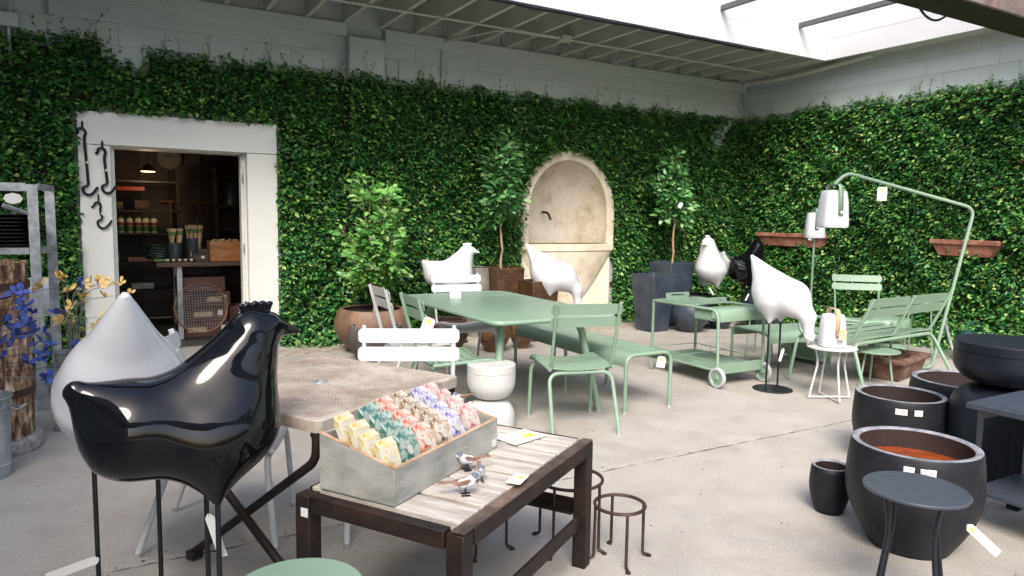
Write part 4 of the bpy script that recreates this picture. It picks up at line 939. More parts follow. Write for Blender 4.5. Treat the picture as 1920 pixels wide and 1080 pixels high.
# ================================================================== citrus trees
CLV = np.array([(0, 0, 0), (-.26, .30, .05), (.26, .30, .05), (0, .35, 0), (-.28, .58, .05), (.28, .58, .05), (0, .62, -.01), (0, 1, -.10)])
CLF = np.array([(0, 3, 1), (0, 2, 3), (1, 3, 4), (3, 6, 4), (3, 2, 5), (3, 5, 6), (4, 6, 7), (6, 5, 7)])
def citrus(name, label, base, z0, trunk, crown_c, crown_r, nleaf, mat, seed, lean=0, fork=1):
    rg = np.random.default_rng(seed); rr_ = random.Random(seed); t = thing(name, label, 'tree', (base[0], base[1], z0))
    H = crown_c - z0; g = G()
    tp = [(lean * k / 6 + rr_.uniform(-.012, .012) * (k > 0), rr_.uniform(-.012, .012) * (k > 0), (trunk - z0) * k / 6) for k in range(7)]
    g.tube(tp, .016, 9, rs=[.018, .0165, .0155, .0145, .014, .013, .0125]); g.build('trunk', WOODY, t)
    b = G(); tips = []; top = Vector(tp[-1])
    for i in range(38 if fork else 30):
        if not fork: st = Vector((tp[-1][0], tp[-1][1], tp[-1][2] + (2 * crown_r[1]) * rr_.random() * .6))
        else: st = Vector(tp[rr_.choice((3, 4, 5, 6, 6))])
        a = rr_.uniform(0, 6.283); q = Vector((math.cos(a) * rr_.uniform(.35, .95) * crown_r[0], math.sin(a) * rr_.uniform(.35, .95) * crown_r[0], H + rr_.uniform(-.85, .98) * crown_r[1]))
        k_ = 1 - abs((q.z - H) / crown_r[1]) * .45; q.x *= k_; q.y *= k_
        mid = (st + q) / 2 + Vector((rr_.uniform(-.04, .04), rr_.uniform(-.04, .04), rr_.uniform(-.02, .05)))
        pts = fillet([st, mid, q], .15, 4); b.tube(pts, .004, 5, rs=[.0065 - .0045 * j / (len(pts) - 1) for j in range(len(pts))])
        for j in range(2, len(pts)): tips.append((pts[j], (pts[j] - pts[j - 1]).normalized()))
    if not fork: b.tube([tp[-1], (tp[-1][0], tp[-1][1], H + crown_r[1] * .85)], .008, 6, rs=[.012, .004])
    cr_ = b.build('crown', WOODY, t)
    P, D = [], []
    while len(P) < nleaf:
        p, d = rr_.choice(tips); off = Vector(rg.normal(0, .038, 3)); P.append(p + off); D.append(d * .6 + off.normalized() * .9 + Vector((0, 0, rr_.uniform(-.2, .5))))
    P = np.array(P); D = unit(np.array(D)); Nn = unit(np.cross(D, unit(rg.normal(0, 1, (nleaf, 3)))) + np.array([0, -.25, 1.0])[None]); L = rg.uniform(.065, .125, nleaf); W = L * rg.uniform(.75, .95, nleaf)
    nb = 240
    me = leaf_mesh('citrus_leaves', P[nb:], Nn[nb:], D[nb:], L[nb:], W[nb:], mat, CLV, CLF); o = linkmesh('leaves', me, cr_); o['kind'] = 'stuff'
    one = [leaf_mesh('leaf', np.zeros((1, 3)), np.array([[0, 0, 1.]]), np.array([[0, 1., 0]]), np.array([1.]), np.array([w_]), mat, CLV, CLF) for w_ in (.75, .85, .95)]
    for i in range(nb):
        d = D[i] - Nn[i] * (D[i] @ Nn[i]); d /= np.linalg.norm(d); s_ = np.cross(d, Nn[i]); M4 = Matrix([[*(x) , 0] for x in np.stack([s_, d, Nn[i]], 1).tolist()] + [[0, 0, 0, 1]])
        q = bpy.data.objects.new('leaf', one[i % 3]); COL.objects.link(q); q.parent = cr_; q.matrix_local = Matrix.Translation(P[i].tolist()) @ M4 @ Matrix.Scale(float(L[i]), 4)
    return t
citrus('citrus_tree', 'bushy bright green citrus tree in the big brown pot', (2.45, 7.12), .41, .78, 1.15, (.47, .60), 2100, CITRUS, 4, .03, 1)
citrus('citrus_tree', 'slim citrus standard in the tall square brown planter', (4.10, 7.34), .76, 1.32, 1.82, (.26, .53), 1500, CITRUS_D, 8, -.02, 0)
citrus('citrus_tree', 'citrus standard in the taller slate planter near the corner', (6.70, 7.26), .78, 1.38, 1.85, (.31, .52), 1500, CITRUS_D, 15, .02, 0)
# ================================================================== rusty plank table and what stands on it
RZ = R_(32.3); RC = Vector((1.11, 2.27, 0)); ZT = .53
def rl(x, y, z=0):     # table-local -> world
    return (RC.x + x * math.cos(RZ) - y * math.sin(RZ), RC.y + x * math.sin(RZ) + y * math.cos(RZ), z)
t = thing('plank_table', 'low rusty steel table with bleached plank top in the foreground', 'table', RC, RZ)
LX, LY = .505, .32
for sx in (-1, 1):
    for sy in (-1, 1): G().box((sx * (LX - .029), sy * (LY - .029), ZT / 2 - .003), (.058, .058, ZT - .006)).build('leg', RUST, t, 40, .003)
for sy in (-1, 1): G().bar((-LX + .066, sy * (LY - .022), ZT - .03), (LX - .066, sy * (LY - .022), ZT - .03), .044, .055).build('top_rail', RUST, t, 40, .003)
for sx in (-1, 1): G().bar((sx * (LX - .02), -LY + .066, ZT - .03), (sx * (LX - .02), LY - .066, ZT - .03), .040, .055).build('top_rail', RUST, t, 40, .003)
G().box((0, -LY + .022, ZT + .0005), (2 * LX - .01, .044, .004)).build('worn_edge', RUSTT, t); 
G().bar((-LX + .066, -LY + .03, .20), (LX - .066, -LY + .03, .20), .012, .06).build('stretcher', RUST, t, 40, .002)
for sx in (-1, 1): G().bar((sx * (LX - .03), -LY + .066, .22), (sx * (LX - .03), LY - .066, .22), .05, .006).build('angle_flange', RUST, t); G().bar((sx * (LX - .006), -LY + .066, .245), (sx * (LX - .006), LY - .066, .245), .006, .05).build('angle_web', RUST, t)
pr = random.Random(4); x = -LX + .045
while x < LX - .06:
    w_ = pr.uniform(.125, .175); w_ = min(w_, LX - .042 - x); n = 14
    if w_ < .05: break
    # plank lies across the table; its own x runs along the grain
    ed = [[pr.uniform(-.0025, .0025) for _ in range(n + 1)] for _ in range(2)]; ys = [-LY + .046 + (2 * LY - .07) * k / n for k in range(n + 1)]
    g = G(); V = []
    for k, y in enumerate(ys):
        V += [(y, -w_ / 2 + .0075 + ed[0][k], 0), (y, w_ / 2 - .0075 + ed[1][k], 0), (y, w_ / 2 - .0075 + ed[1][k], .028), (y, -w_ / 2 + .0075 + ed[0][k], .028)]
    F = [(a * 4 + b, a * 4 + (b + 1) % 4, a * 4 + 4 + (b + 1) % 4, a * 4 + 4 + b) for a in range(n) for b in range(4)] + [(0, 1, 2, 3), tuple(n * 4 + b for b in (3, 2, 1, 0))]
    g.add(V, F); o = g.build('plank', PLANK, t, 40, .003, 2); o.location = (x + w_ / 2, 0, ZT - .020 + pr.uniform(-.002, .002)); o.rotation_euler = (pr.uniform(-.004, .004), 0, math.pi / 2); x += w_
ZP = ZT + .010
# crate
CX, CY = -.135, .115; CL, CD = .65, .30     # table-local centre and size
ct = thing('soap_crate', 'long worn grey wooden crate filled with wrapped soaps', 'crate', rl(CX, CY - .01, ZP), RZ)
th = .014; hf, hb = .115, .185
end = [(-CD / 2, 0), (CD / 2, 0), (CD / 2, hb), (-CD / 2 + .02, hf)] if False else [(-CD / 2, 0), (CD / 2, 0), (CD / 2, hb), (-CD / 2, hf)]
for s in (-1, 1):
    G().prism(end, 'x', s * CL / 2 - (th if s > 0 else 0), s * CL / 2 + (0 if s > 0 else th)).build('end_board', GREYCRATE, ct, 40, .002)
    e2 = [(-CD / 2, hf + .0005), (CD / 2, hb + .0005), (CD / 2, hb + .003), (-CD / 2, hf + .003)]
    G().prism(e2, 'x', s * (CL / 2 - th / 2) - th / 2, s * (CL / 2 - th / 2) + th / 2).build('worn_edge', RAWEDGE, ct)
G().box((0, -CD / 2 + th / 2, hf / 2), (CL - 2 * th - .001, th, hf)).build('front_board', GREYCRATE, ct, 40, .002)
G().box((0, -CD / 2 + th / 2, hf + .0015), (CL - .002, th, .003)).build('worn_edge', RAWEDGE, ct)
G().box((0, CD / 2 - th / 2, hb / 2), (CL - 2 * th - .001, th, hb)).build('back_board', GREYCRATE, ct, 40, .002)
G().box((0, 0, .007), (CL - 2 * th - .002, CD - 2 * th - .002, .012)).build('floor_board', GREYCRATE, ct)
for k in range(1, 5):
    xk = -CL / 2 + CL * k / 5; G().prism([(-CD / 2 + th, .013), (CD / 2 - th, .013), (CD / 2 - th, hb - .03), (-CD / 2 + th, hf - .02)], 'x', xk - .004, xk + .004).build('divider', GREYCRATE, ct)
# shredded wood packing
sg = G(); sr = random.Random(6)
for k in range(260):
    x, y = sr.uniform(-CL / 2 + .02, CL / 2 - .02), sr.uniform(-CD / 2 + .02, CD / 2 - .03); z = .055 + sr.random() * .03 + .10 * (y + CD / 2)
    a = sr.uniform(0, 6.28); sg.tube([(x + .03 * j / 4 * math.cos(a + j * .5), y + .03 * j / 4 * math.sin(a + j * .5), z + .012 * math.sin(j * 1.3 + a)) for j in range(5)], .0009, 3)
o = sg.build('packing_straw', worn('wood_wool', [(.42, .27, .14), (.62, .47, .30)], 30, .8), ct); o['kind'] = 'stuff'
o = sticker('small white label low on the crate end by the figurines', rl(CX + CL / 2 - .03, CY - CD / 2 - .013, ZP + .028), (.034, .002, .028), RZ, PAPER)
def soap_mat(name, a, b, c, sc_=26):
    m, n, bs = nodes(name); co_ = mapped(n); f = noise(n, sc_, 3, .6, co_, .8); v = N(n, 'TexVoronoi'); v.inputs['Scale'].default_value = sc_ * 1.3; n.links.new(co_, v.inputs['Vector'])
    col = ramp(n, f, [(.36, a), (.47, b), (.56, c)]); col = mix(n, ramp(n, v.outputs['Distance'], [(.10, .7), (.20, 0)]), col, a); n.links.new(col, bs.inputs['Base Color']); bs.inputs['Roughness'].default_value = .55; return m
SOAPS = [('pale yellow', soap_mat('yellow_wrap', (.50, .34, .07), (.54, .46, .22), (.56, .53, .42)), 4, .080), ('green', soap_mat('green_wrap', (.02, .10, .08), (.07, .17, .145), (.34, .40, .35)), 4, .092), ('red', soap_mat('red_wrap', (.38, .05, .035), (.48, .24, .17), (.54, .48, .41)), 5, .078), ('brown', soap_mat('brown_wrap', (.08, .035, .02), (.32, .24, .165), (.54, .49, .41)), 5, .076), ('violet', soap_mat('violet_wrap', (.07, .055, .20), (.30, .28, .40), (.55, .54, .56)), 4, .078), ('pink', soap_mat('pink_wrap', (.38, .08, .11), (.50, .31, .29), (.55, .50, .46)), 4, .076)]
ordn = ['first', 'second', 'third', 'fourth', 'fifth']
xs = [-.262, -.155, -.055, .045, .140, .240]
OV = plain('cream_wrapper_label', (.50, .48, .41), .6, 0, .04, 20)
qr = random.Random(12)
for (nm, m, cnt, w_), x0 in zip(SOAPS, xs):
    base = None
    for k in range(cnt):
        y = -CD / 2 + .050 + k * (.205 / cnt) ; z = ZP + .066 + .085 * k / cnt
        lab = '%s wrapped soap bar, %s from the front of its row' % (nm, ordn[k])
        w0 = rl(CX + x0 + qr.uniform(-.004, .004), CY - .01 + y, z)
        if base is None:
            s_ = thing('wrapped_soap', lab, 'soap', w0, RZ, 'wrapped soaps in the crate'); hh = .112
            g = G(); rows = [(0, 1, 1), (hh - .012, 1, 1), (hh, 1, .35), (hh + .012, 1, .10)]
            V = []
            for z_, fx, fy in rows: V += [(sx * w_ / 2 * fx, sy * .0125 * fy, z_) for sx, sy in ((-1, -1), (1, -1), (1, 1), (-1, 1))]
            g.add(V, [(3, 2, 1, 0), tuple(len(V) - 4 + i for i in range(4))] + [(a * 4 + i, a * 4 + (i + 1) % 4, a * 4 + 4 + (i + 1) % 4, a * 4 + 4 + i) for a in range(len(rows) - 1) for i in range(4)])
            g.build('wrapper', m, s_, 15, .0012, 1)
            P = [(.013 * math.cos(2 * math.pi * j / 20), .017 * math.sin(2 * math.pi * j / 20) + hh * .52) for j in range(20)]
            G().prism(P, 'y', -.0138, -.0126).build('oval_label', OV, s_)
            base = s_
        else: s_ = copy_tree(base); s_.location = w0; tag(s_, lab, 'soap', 'wrapped soaps in the crate')
        s_.rotation_euler = (R_(-22 + qr.uniform(-6, 4)), qr.uniform(-.06, .06), RZ + qr.uniform(-.10, .10))
# little bird figurines
FB = plain('figurine_pale', (.52, .54, .56), .5, 0, .1, 30); FR = worn('figurine_russet', [(.16, .085, .06), (.34, .20, .15)], 30, .6); FG = plain('figurine_slate', (.12, .15, .19), .5, 0, .15, 30)
def bird(label, x, y, z, rz, s=1.0):
    t = thing('bird_figurine', label, 'figurine', (x, y, z), rz, 'little bird figurines')
    def bod(X, Y, Z): return smin(smin(cone(X, Y, Z, (-.012, 0, .036), (.012, 0, .040), .0155, .016), cone(X, Y, Z, (.012, 0, .042), (.027, 0, .057), .013, .0115), .01), cone(X, Y, Z, (.030, 0, .056), (.046, 0, .052), .006, .0012), .008)
    V, F = surface_net(bod, (-.04, -.028, .008), (.055, .028, .08), .0032); me = bpy.data.meshes.new('body'); me.from_pydata(V.tolist(), [], F.tolist()); me.materials.append(FB); me.polygons.foreach_set('use_smooth', [True] * len(F)); linkmesh('body', me, t)
    G().lathe([(.0118, -.004), (.0122, .002), (.0085, .0085), (0, .0115)], 14, (.027, 0, .0585)).build('cap', FG, t)
    for sy in (-1, 1): G().prism([(.016, .050), (.008, .055), (-.02, .048), (-.045, .040), (-.02, .036), (.004, .038)], 'y', sy * .0145 - .002, sy * .0145 + .002).build('wing', FR, t, 40, .001)
    G().prism([(-.02, .007), (-.085, .011), (-.085, -.006), (-.02, -.007)], 'z', .041, .045).build('tail', FR, t, 40, .001)
    for sy in (-1, 1):
        G().tube([(0, sy * .007, .024), (-.002, sy * .008, .002)], .0014, 6).build('leg', IRON, t); G().bar((-.014, sy * .009, .002), (.014, sy * .011, .002), .0045, .004).build('foot', IRON, t)
    t.scale = (s, s, s); return t
bird('bird figurine nearest the camera, its russet tail pointing left', .98, 1.97, ZP, R_(-18), 1.05)
bird('bird figurine by the crate, its russet tail pointing right', 1.085, 2.17, ZP, R_(172), 1.0)
bird('bird figurine facing the camera beside the small card', 1.075, 2.055, ZP, R_(-112), .95)
# spiral wire stand with the fourth bird
t = thing('spiral_stand', 'tiny black spiral wire stand behind the crate', 'stand', (*rl(.305, .19)[:2], ZP), .4)
sp = [(.044 * (k / 90) * math.cos(k * .42), .044 * (k / 90) * math.sin(k * .42), .105) for k in range(6, 91)]
G().tube(sp, .0022, 5).build('spiral', IRON, t)
for k in range(3): a = k * 2.094 + .5; G().tube([(.042 * math.cos(a), .042 * math.sin(a), .105), (.050 * math.cos(a), .050 * math.sin(a), 0)], .002, 6).build('leg', IRON, t)
bird('bird figurine perched on the tiny spiral wire stand', rl(.29, .19)[0], rl(.29, .19)[1], ZP + .107, R_(200), .95)
def card(label, c, d, rz, spot=True, curl=0):
    t = thing('paper_card', label, 'card', c, rz)
    G().box((0, 0, .001), (d[0], d[1], .0015)).build('sheet', plain('cream_card', (.66, .65, .58), .7, 0, .04, 10), t)
    if spot: G().box((d[0] * .22, -d[1] * .1, .0022), (d[0] * .3, d[1] * .3, .0006)).build('highlight', YELLOW, t)
    return t
card('cream sheet with yellow highlight lying on the planks', (*rl(.345, -.065)[:2], ZP + .004), (.18, .125), RZ - .3)
card('small cream card with yellow mark beside the figurines', (*rl(-.085, -.275)[:2], ZP + .008), (.085, .052), RZ + .1)
G_ = sticker('small white sticker on the rusty table leg top', rl(-LX - .001, -LY + .60, ZT - .06), (.030, .002, .030), RZ - math.pi / 2, PAPER)
# ================================================================== perforated table
PZ = R_(29.5); PC = Vector((.78, 2.965, 0)); PT = .72; ph = .425
pt = thing('perforated_table', 'square rust-stained perforated steel table behind the crate', 'table', PC, PZ)
def perf_top():
    m = 46; pitch = 2 * (ph - .035) / m; V = []; F = []; rad = pitch * .36
    for i in range(m):
        for j in range(m):
            x0, y0 = -ph + .035 + pitch * (i + .5), -ph + .035 + pitch * (j + .5)
            if x0 * x0 + y0 * y0 < .03 ** 2: continue
            b = len(V); h_ = pitch / 2
            o = [(-h_, -h_), (0, -h_), (h_, -h_), (h_, 0), (h_, h_), (0, h_), (-h_, h_), (-h_, 0)]
            V += [(x0 + a, y0 + c_, 0) for a, c_ in o] + [(x0 + rad * math.cos(R_(225 + 45 * k)), y0 + rad * math.sin(R_(225 + 45 * k)), 0) for k in range(8)]
            F += [(b + k, b + (k + 1) % 8, b + 8 + (k + 1) % 8, b + 8 + k) for k in range(8)]
    return V, F
V, F = perf_top(); me = bpy.data.meshes.new('perforated_sheet'); me.from_pydata(V, [], F); me.materials.append(PERF); o = linkmesh('perforated_sheet', me, pt, (0, 0, PT))
bm = bmesh.new(); bm.from_mesh(me); bmesh.ops.remove_doubles(bm, verts=bm.verts, dist=1e-5); bm.to_mesh(me); bm.free()
o.modifiers.new('solid', 'SOLIDIFY').thickness = .002
P, Q = rrect(2 * ph, 2 * ph, .03, 4), rrect(2 * ph - .07, 2 * ph - .07, .002, 4); n = len(P)
G().add([(x, y, PT) for x, y in P] + [(x, y, PT) for x, y in Q] + [(x, y, PT - .045) for x, y in P], [(i, (i + 1) % n, n + (i + 1) % n, n + i) for i in range(n)] + [(i, 2 * n + i, 2 * n + (i + 1) % n, (i + 1) % n) for i in range(n)]).build('border', PERF, pt, 40, .004)
G().lathe([(.032, 0), (.030, .003), (.020, .003), (.018, -.02)], 24, (0, 0, PT)).build('umbrella_collar', GALV, pt)
for (a, b) in (((-1, -1), (-1, 1)), ((1, -1), (1, 1))):
    for p, q in ((a, b), (b, a)):
        off = .02 if p == a else -.005
        G().tube(fillet([(p[0] * (ph - .02) , p[1] * (ph - .03), PT - .045), (p[0] * (ph - .02), p[1] * (ph - .03), PT - .15), (p[0] * (ph - .03 - off), q[1] * (ph - .08), .03)], .16, 8), .0165, 10).build('leg', RUST, pt)
        G().box((p[0] * (ph - .03 - off), q[1] * (ph - .08), .02), (.05, .05, .035)).build('foot', BSTEEL, pt, 40, .004)
for s in (-1, 1): G().bar((-ph + .03, s * (ph - .06), PT - .06), (ph - .03, s * (ph - .06), PT - .06), .02, .03).build('under_rail', RUST, pt)
# ================================================================== left edge: barrel, shelving, buckets, butterflies
bc = Vector((-.64, 5.10, 0))
sb = tag(G().lathe([(0, 0), (.275, 0), (.285, .02), (.28, .075), (.26, .085), (0, .085)], 40).build('stone_base', STONE, None), 'round granite slab under the old wooden barrel', 'slab'); sb.location = bc
t = thing('wooden_barrel', 'tall old peeling wooden barrel with rusty iron bands', 'barrel', (bc.x, bc.y, .086)); ns = 18; BH = 1.03
for k in range(ns):
    a0, a1 = 2 * math.pi * k / ns + .012, 2 * math.pi * (k + 1) / ns - .012; V = []; rows = 6; rj = random.Random(k).uniform(-.004, .004)
    for j in range(rows + 1):
        z = BH * j / rows + (random.Random(k * 3).uniform(-.012, .012) if j == rows else 0); r_ = .238 + .012 * math.sin(math.pi * j / rows) + rj
        V += [(r_ * math.cos(a0), r_ * math.sin(a0), z), (r_ * math.cos((a0 + a1) / 2) * 1.006, r_ * math.sin((a0 + a1) / 2) * 1.006, z), (r_ * math.cos(a1), r_ * math.sin(a1), z), ((r_ - .025) * math.cos(a1), (r_ - .025) * math.sin(a1), z), ((r_ - .025) * math.cos(a0), (r_ - .025) * math.sin(a0), z)]
    F = [(j * 5 + i, j * 5 + (i + 1) % 5, j * 5 + 5 + (i + 1) % 5, j * 5 + 5 + i) for j in range(rows) for i in range(5)] + [(4, 3, 2, 1, 0), tuple(rows * 5 + i for i in range(5))]
    G().add(V, F).build('stave', BARK, t, 30)
for z in (.27, .90): G().lathe([(.253, z - .022), (.256, z - .02), (.256, z + .02), (.253, z + .022), (.248, z)], 40).build('iron_band', RUSTBAND, t)
G().lathe([(0, .9), (.21, .9)], 30).build('inner_lid', BARK, t)
# shelving
st = thing('metal_shelving', 'galvanised steel shelving frame at the left edge', 'shelving', (-.41, 5.94, 0))
def angle_post(x, y):
    G().box((x, y, .80), (.062, .006, 1.60)).build('post', GALV, st); G().box((x + .028, y + .024, .80), (.006, .042, 1.60)).build('post_flange', GALV, st)
angle_post(0, 0); angle_post(.075, .46); angle_post(-1.1, 0); angle_post(-1.1, .46)
for z in (1.585, 1.14, .55):
    G().box((-.55, .0, z), (1.03, .006, .045)).build('front_rail', GALV, st); G().bar((.034, .03, z), (.104, .47, z), .008, .045).build('end_rail', GALV, st); G().box((-.55, .56, z), (1.03, .006, .045)).build('rear_rail', GALV, st)
    if z < 1.5: G().box((-.52, .28, z + .012), (1.06, .52, .006)).build('shelf', GALV, st)
tray = None
for k in range(9):
    x, y, z = -.60, 6.18, 1.16 + k * .026
    if tray is None:
        tray = G().lathe([(0, 0), (.20, 0), (.235, .020), (.242, .021), (.242, .024), (.232, .024), (.20, .006), (0, .006)], 40).build('metal_tray', plain('dark_tin', (.05, .05, .045), .3, .7, .2, 6), None); o = tray
    else: o = tray.copy(); COL.objects.link(o)
    o.location = (x + math.sin(k * 2.1) * .006, y, z); s_ = 1 - .015 * (k % 3); o.scale = (s_, s_, 1)
    tag(o, 'dark tin tray in the stack on the galvanised shelf, %s from the bottom' % ['lowest', 'second', 'third', 'fourth', 'fifth', 'sixth', 'seventh', 'eighth', 'topmost'][k] if k not in (0, 8) else ('lowest dark tin tray of the stack on the galvanised shelf', 'topmost dark tin tray of the stack on the galvanised shelf')[k // 8], 'tray', 'tin trays on the shelf')
o = G().prism([(-.09, -.05), (-.02, -.055), (.09, -.03), (.10, .03), (-.01, .055), (-.09, .05)], 'z', 0, .03).build('tin_mould', GALV, None, 40, .006); o.location = (-.52, 6.15, 1.405); o.rotation_euler = (.15, .35, .4); tag(o, 'crumpled tin mould lying on the tray stack', 'mould')
o = G().prism([(.05 * (1 + .10 * abs(math.cos(4 * a))) * math.cos(a), .034 * (1 + .10 * abs(math.cos(4 * a))) * math.sin(a)) for a in [k * .1309 for k in range(48)]], 'y', -.001, .001).build('paper_tag', PAPER, None); o.location = (-.52, 5.93, 1.50); tag(o, 'white scalloped paper tag hanging in the shelving', 'tag')
# galvanised vase and bucket
vz = thing('zinc_vase', 'tall grey zinc vase with flared foot, full of yellow butterflies', 'vase', (-.20, 5.40, 0))
G().lathe([(0, 0), (.115, 0), (.12, .012), (.105, .035), (.07, .05), (.062, .08), (.075, .30), (.10, .50), (.108, .505), (.10, .50), (.07, .30), (.055, .08), (0, .07)], 40).build('body', ZINC, vz)
bk = thing('zinc_bucket', 'weathered zinc bucket holding blue butterfly stakes', 'bucket', (-.60, 4.58, 0))
G().lathe([(0, .01), (.118, .01), (.120, 0), (.124, .002), (.126, .02), (.145, .42), (.151, .425), (.153, .432), (.149, .438), (.142, .43), (.123, .03), (0, .025)], 44).build('body', ZINC, bk)
for z in (.07, .38): G().lathe([(.127 + z * .045, z - .006), (.132 + z * .045, z), (.127 + z * .045, z + .006)], 44).build('bead', ZINC, bk)
G().tube(fillet([(.143, -.04, .37), (.175, -.03, .355), (.215, 0, .38), (.175, .03, .355), (.143, .04, .37)], .02), .006, 8).build('handle', ZINC, bk)
WIREM = plain('bare_wire', (.32, .32, .31), .35, .7); BLUE = worn('blue_enamel', [(.008, .018, .10), (.02, .045, .24), (.06, .10, .38)], 25, .45, bp=.05); YEL = worn('yellow_enamel', [(.56, .34, .08), (.70, .50, .18), (.74, .60, .32)], 25, .5, bp=.05); WEDGE = plain('pale_wing_edge', (.62, .65, .75), .5)
def wing(sx, big=1.0):
    up_w = [(0, 0), (.010, .022), (.024, .034), (.036, .033), (.040, .022), (.034, .008), (.014, -.001)]
    lo_w = [(0, 0), (.014, -.003), (.027, -.009), (.030, -.020), (.021, -.029), (.009, -.024)]
    g = G()
    for w_ in (up_w, lo_w):
        P = fillet([(x * sx * big, y * big, 0) for x, y in w_], .006, 2); n = len(P)
        V = [(p.x, p.y, abs(p.x) * .45) for p in P] + [(p.x, p.y, abs(p.x) * .45 + .0018) for p in P]
        g.add(V, [tuple(range(n)), tuple(range(2 * n - 1, n - 1, -1))] + [(i, n + i, n + (i + 1) % n, (i + 1) % n) for i in range(n)])
    return g
WM = {}
for key, m in (('blue', BLUE), ('yellow', YEL)):
    for sx in (-1, 1): WM[key, sx] = wing(sx, 1.25 if key == 'yellow' else 1.15).mesh('wing', m, 30)
BODYM = G().tube([(0, -.02, .002), (0, .018, .004)], .0032, 6, rs=[.0015, .0038]).mesh('insect_body', IRON)
def stake(key, foot, tip, label, group, seed):
    rr_ = random.Random(seed); t = thing('butterfly_stake', label, 'butterfly', foot, 0, group); f, p = Vector(foot), Vector(tip); d = p - f
    mid = d * .7 + Vector((-d.x * .45, -d.y * .45, d.z * .22)); pts = fillet([(0, 0, 0), tuple(d * .35 + Vector((-d.x * .22, -d.y * .2, d.z * .12))), tuple(mid), tuple(d)], .25, 5)
    G().tube(pts, .0016, 5).build('wire_stem', WIREM if key == 'yellow' or seed % 2 else IRON, t)
    b = bpy.data.objects.new('butterfly', BODYM); COL.objects.link(b); b.parent = t; b.location = tuple(d)
    b.rotation_euler = (rr_.uniform(-.2, 1.3), rr_.uniform(-.7, .7), rr_.uniform(-2.2, 2.2)); q = rr_.uniform(.8, 1.15); b.scale = (q, q, q)
    for sx in (-1, 1): w_ = linkmesh('wing', WM[key, sx], b); w_.rotation_euler = (0, -sx * rr_.uniform(-.1, .5), 0)
    return t
# butterflies of the bucket (blue) and the vase (yellow): height and sideways spread read off the photograph
br_ = random.Random(31)
for k in range(46):
    s_, d_, z = br_.uniform(.0, .42), br_.uniform(-.12, .26), br_.uniform(.55, 1.02)
    if k < 3: s_, d_, z = ((.10, -.05, 1.12), (.06, -.02, 1.02), (.16, .0, .96))[k]
    b_ = Vector((-.60, 4.58, 0)); tip = b_ + r0 * s_ + f0 * d_
    stake('blue', (b_.x + br_.uniform(-.07, .07), b_.y + br_.uniform(-.07, .07), .40), (tip.x, tip.y, z), 'blue metal butterfly on a wire stake in the zinc bucket', 'blue butterfly stakes in the bucket', 100 + k)
for k in range(22):
    s_, d_, z = br_.uniform(-.14, .40), br_.uniform(-.15, .15), br_.uniform(.66, 1.02)
    b_ = Vector((-.20, 5.40, 0)); tip = b_ + r0 * s_ + f0 * d_; z -= .12 * abs(s_)
    stake('yellow', (b_.x + br_.uniform(-.04, .04), b_.y + br_.uniform(-.04, .04), .47), (tip.x, tip.y, z), 'yellow metal butterfly on a wire stake in the zinc vase', 'yellow butterfly stakes in the vase', 200 + k)
# ================================================================== hanging price tags
def swing_tag(label, top, w_, h_, rz, tilt=0, mat=TAGPRINT, spot=True, cord=.03):
    t = thing('swing_tag', label, 'tag', top, rz)
    P = [(-w_ / 2, -h_ - cord), (w_ / 2, -h_ - cord), (w_ / 2, -cord - .014), (w_ / 2 - .012, -cord), (-w_ / 2 + .012, -cord), (-w_ / 2, -cord - .014)]
    c_ = G().prism(P, 'y', -.0008, .0008).build('card', mat, t); c_.rotation_euler = (0, tilt, 0)
    G().tube([(0, 0, 0), (.002, -.002, -cord - .008)], .0009, 5).build('string', IRON, t)
    if spot: s_ = G().box((0, -.0012, -cord - .024), (w_ * .36, .0006, .02)).build('yellow_mark', YELLOW, t); s_.rotation_euler = (0, tilt, 0)
    return t
VY = -YAW
swing_tag('white price tag hanging from the green chair back', (1.83, 4.19, .80), .075, .10, VY, .35)
swing_tag('price tag hanging under the near end of the long bench', (3.60, 3.955, .44), .065, .085, VY, .15)
swing_tag('white price tag hanging from the arched lamp stand', tuple(lb + Vector(L3(-.60, 1.805))), .095, .13, VY, 0)
swing_tag('small price tag hanging below the lamp on the slim pole', (6.72, 5.10, 1.35), .045, .09, VY, .1, TAGPRINT, False)
swing_tag('tan price tag hanging in front of the table lamp', (5.035, 3.475, .62), .062, .085, VY, .06, print_mat('kraft_card', (.55, .47, .36), (.15, .12, .10), 34))
swing_tag('white plant tag hanging in the corner citrus tree', (6.62, 7.00, 1.68), .05, .075, VY, .5, PAPER, False)
swing_tag('small white tag dangling from the white hen by the slate planters', (6.90, 6.76, .56), .022, .12, VY, -.6, PAPER, False, .01)
swing_tag('small white tag dangling from the black hen at the back', (7.52, 6.62, .47), .022, .11, VY, .4, PAPER, False, .01)
swing_tag('white tag wrapped round a rod of the pecking hen', (4.985, 3.99, .36), .024, .12, VY, .25, PAPER, False, .0)
def strip_tag(label, pts, w_):
    g = G(); P = [Vector(p) for p in pts]; u_ = Vector((0, 0, w_)); g.strip([p - u_ * .5 for p in P], [p + u_ * .5 for p in P]); o = g.build('paper_strip_tag', PAPER, None, 60); m_ = o.modifiers.new('solid', 'SOLIDIFY'); m_.thickness = .0012; return tag(o, label, 'tag')
bx_, by_ = .25, 2.42
swing_tag('white curled tag tied to the black hen rod', (.262, 2.37, .47), .030, .15, VY, -.30, PAPER, False, .0)
swing_tag('white tag tied low on the white foreground hen rod', (-.05, 2.76, .22), .03, .2, VY, 1.2, PAPER, False, .0)
swing_tag('white and yellow tag sticking out from the dark round table leg', (2.62, 1.28, .37), .030, .16, VY, -.85, PAPER, True, .0)
swing_tag('narrow white tag on the dark drum behind the two-tier table', (4.03, 1.79, .55), .022, .07, VY, .1, PAPER, False, .0)
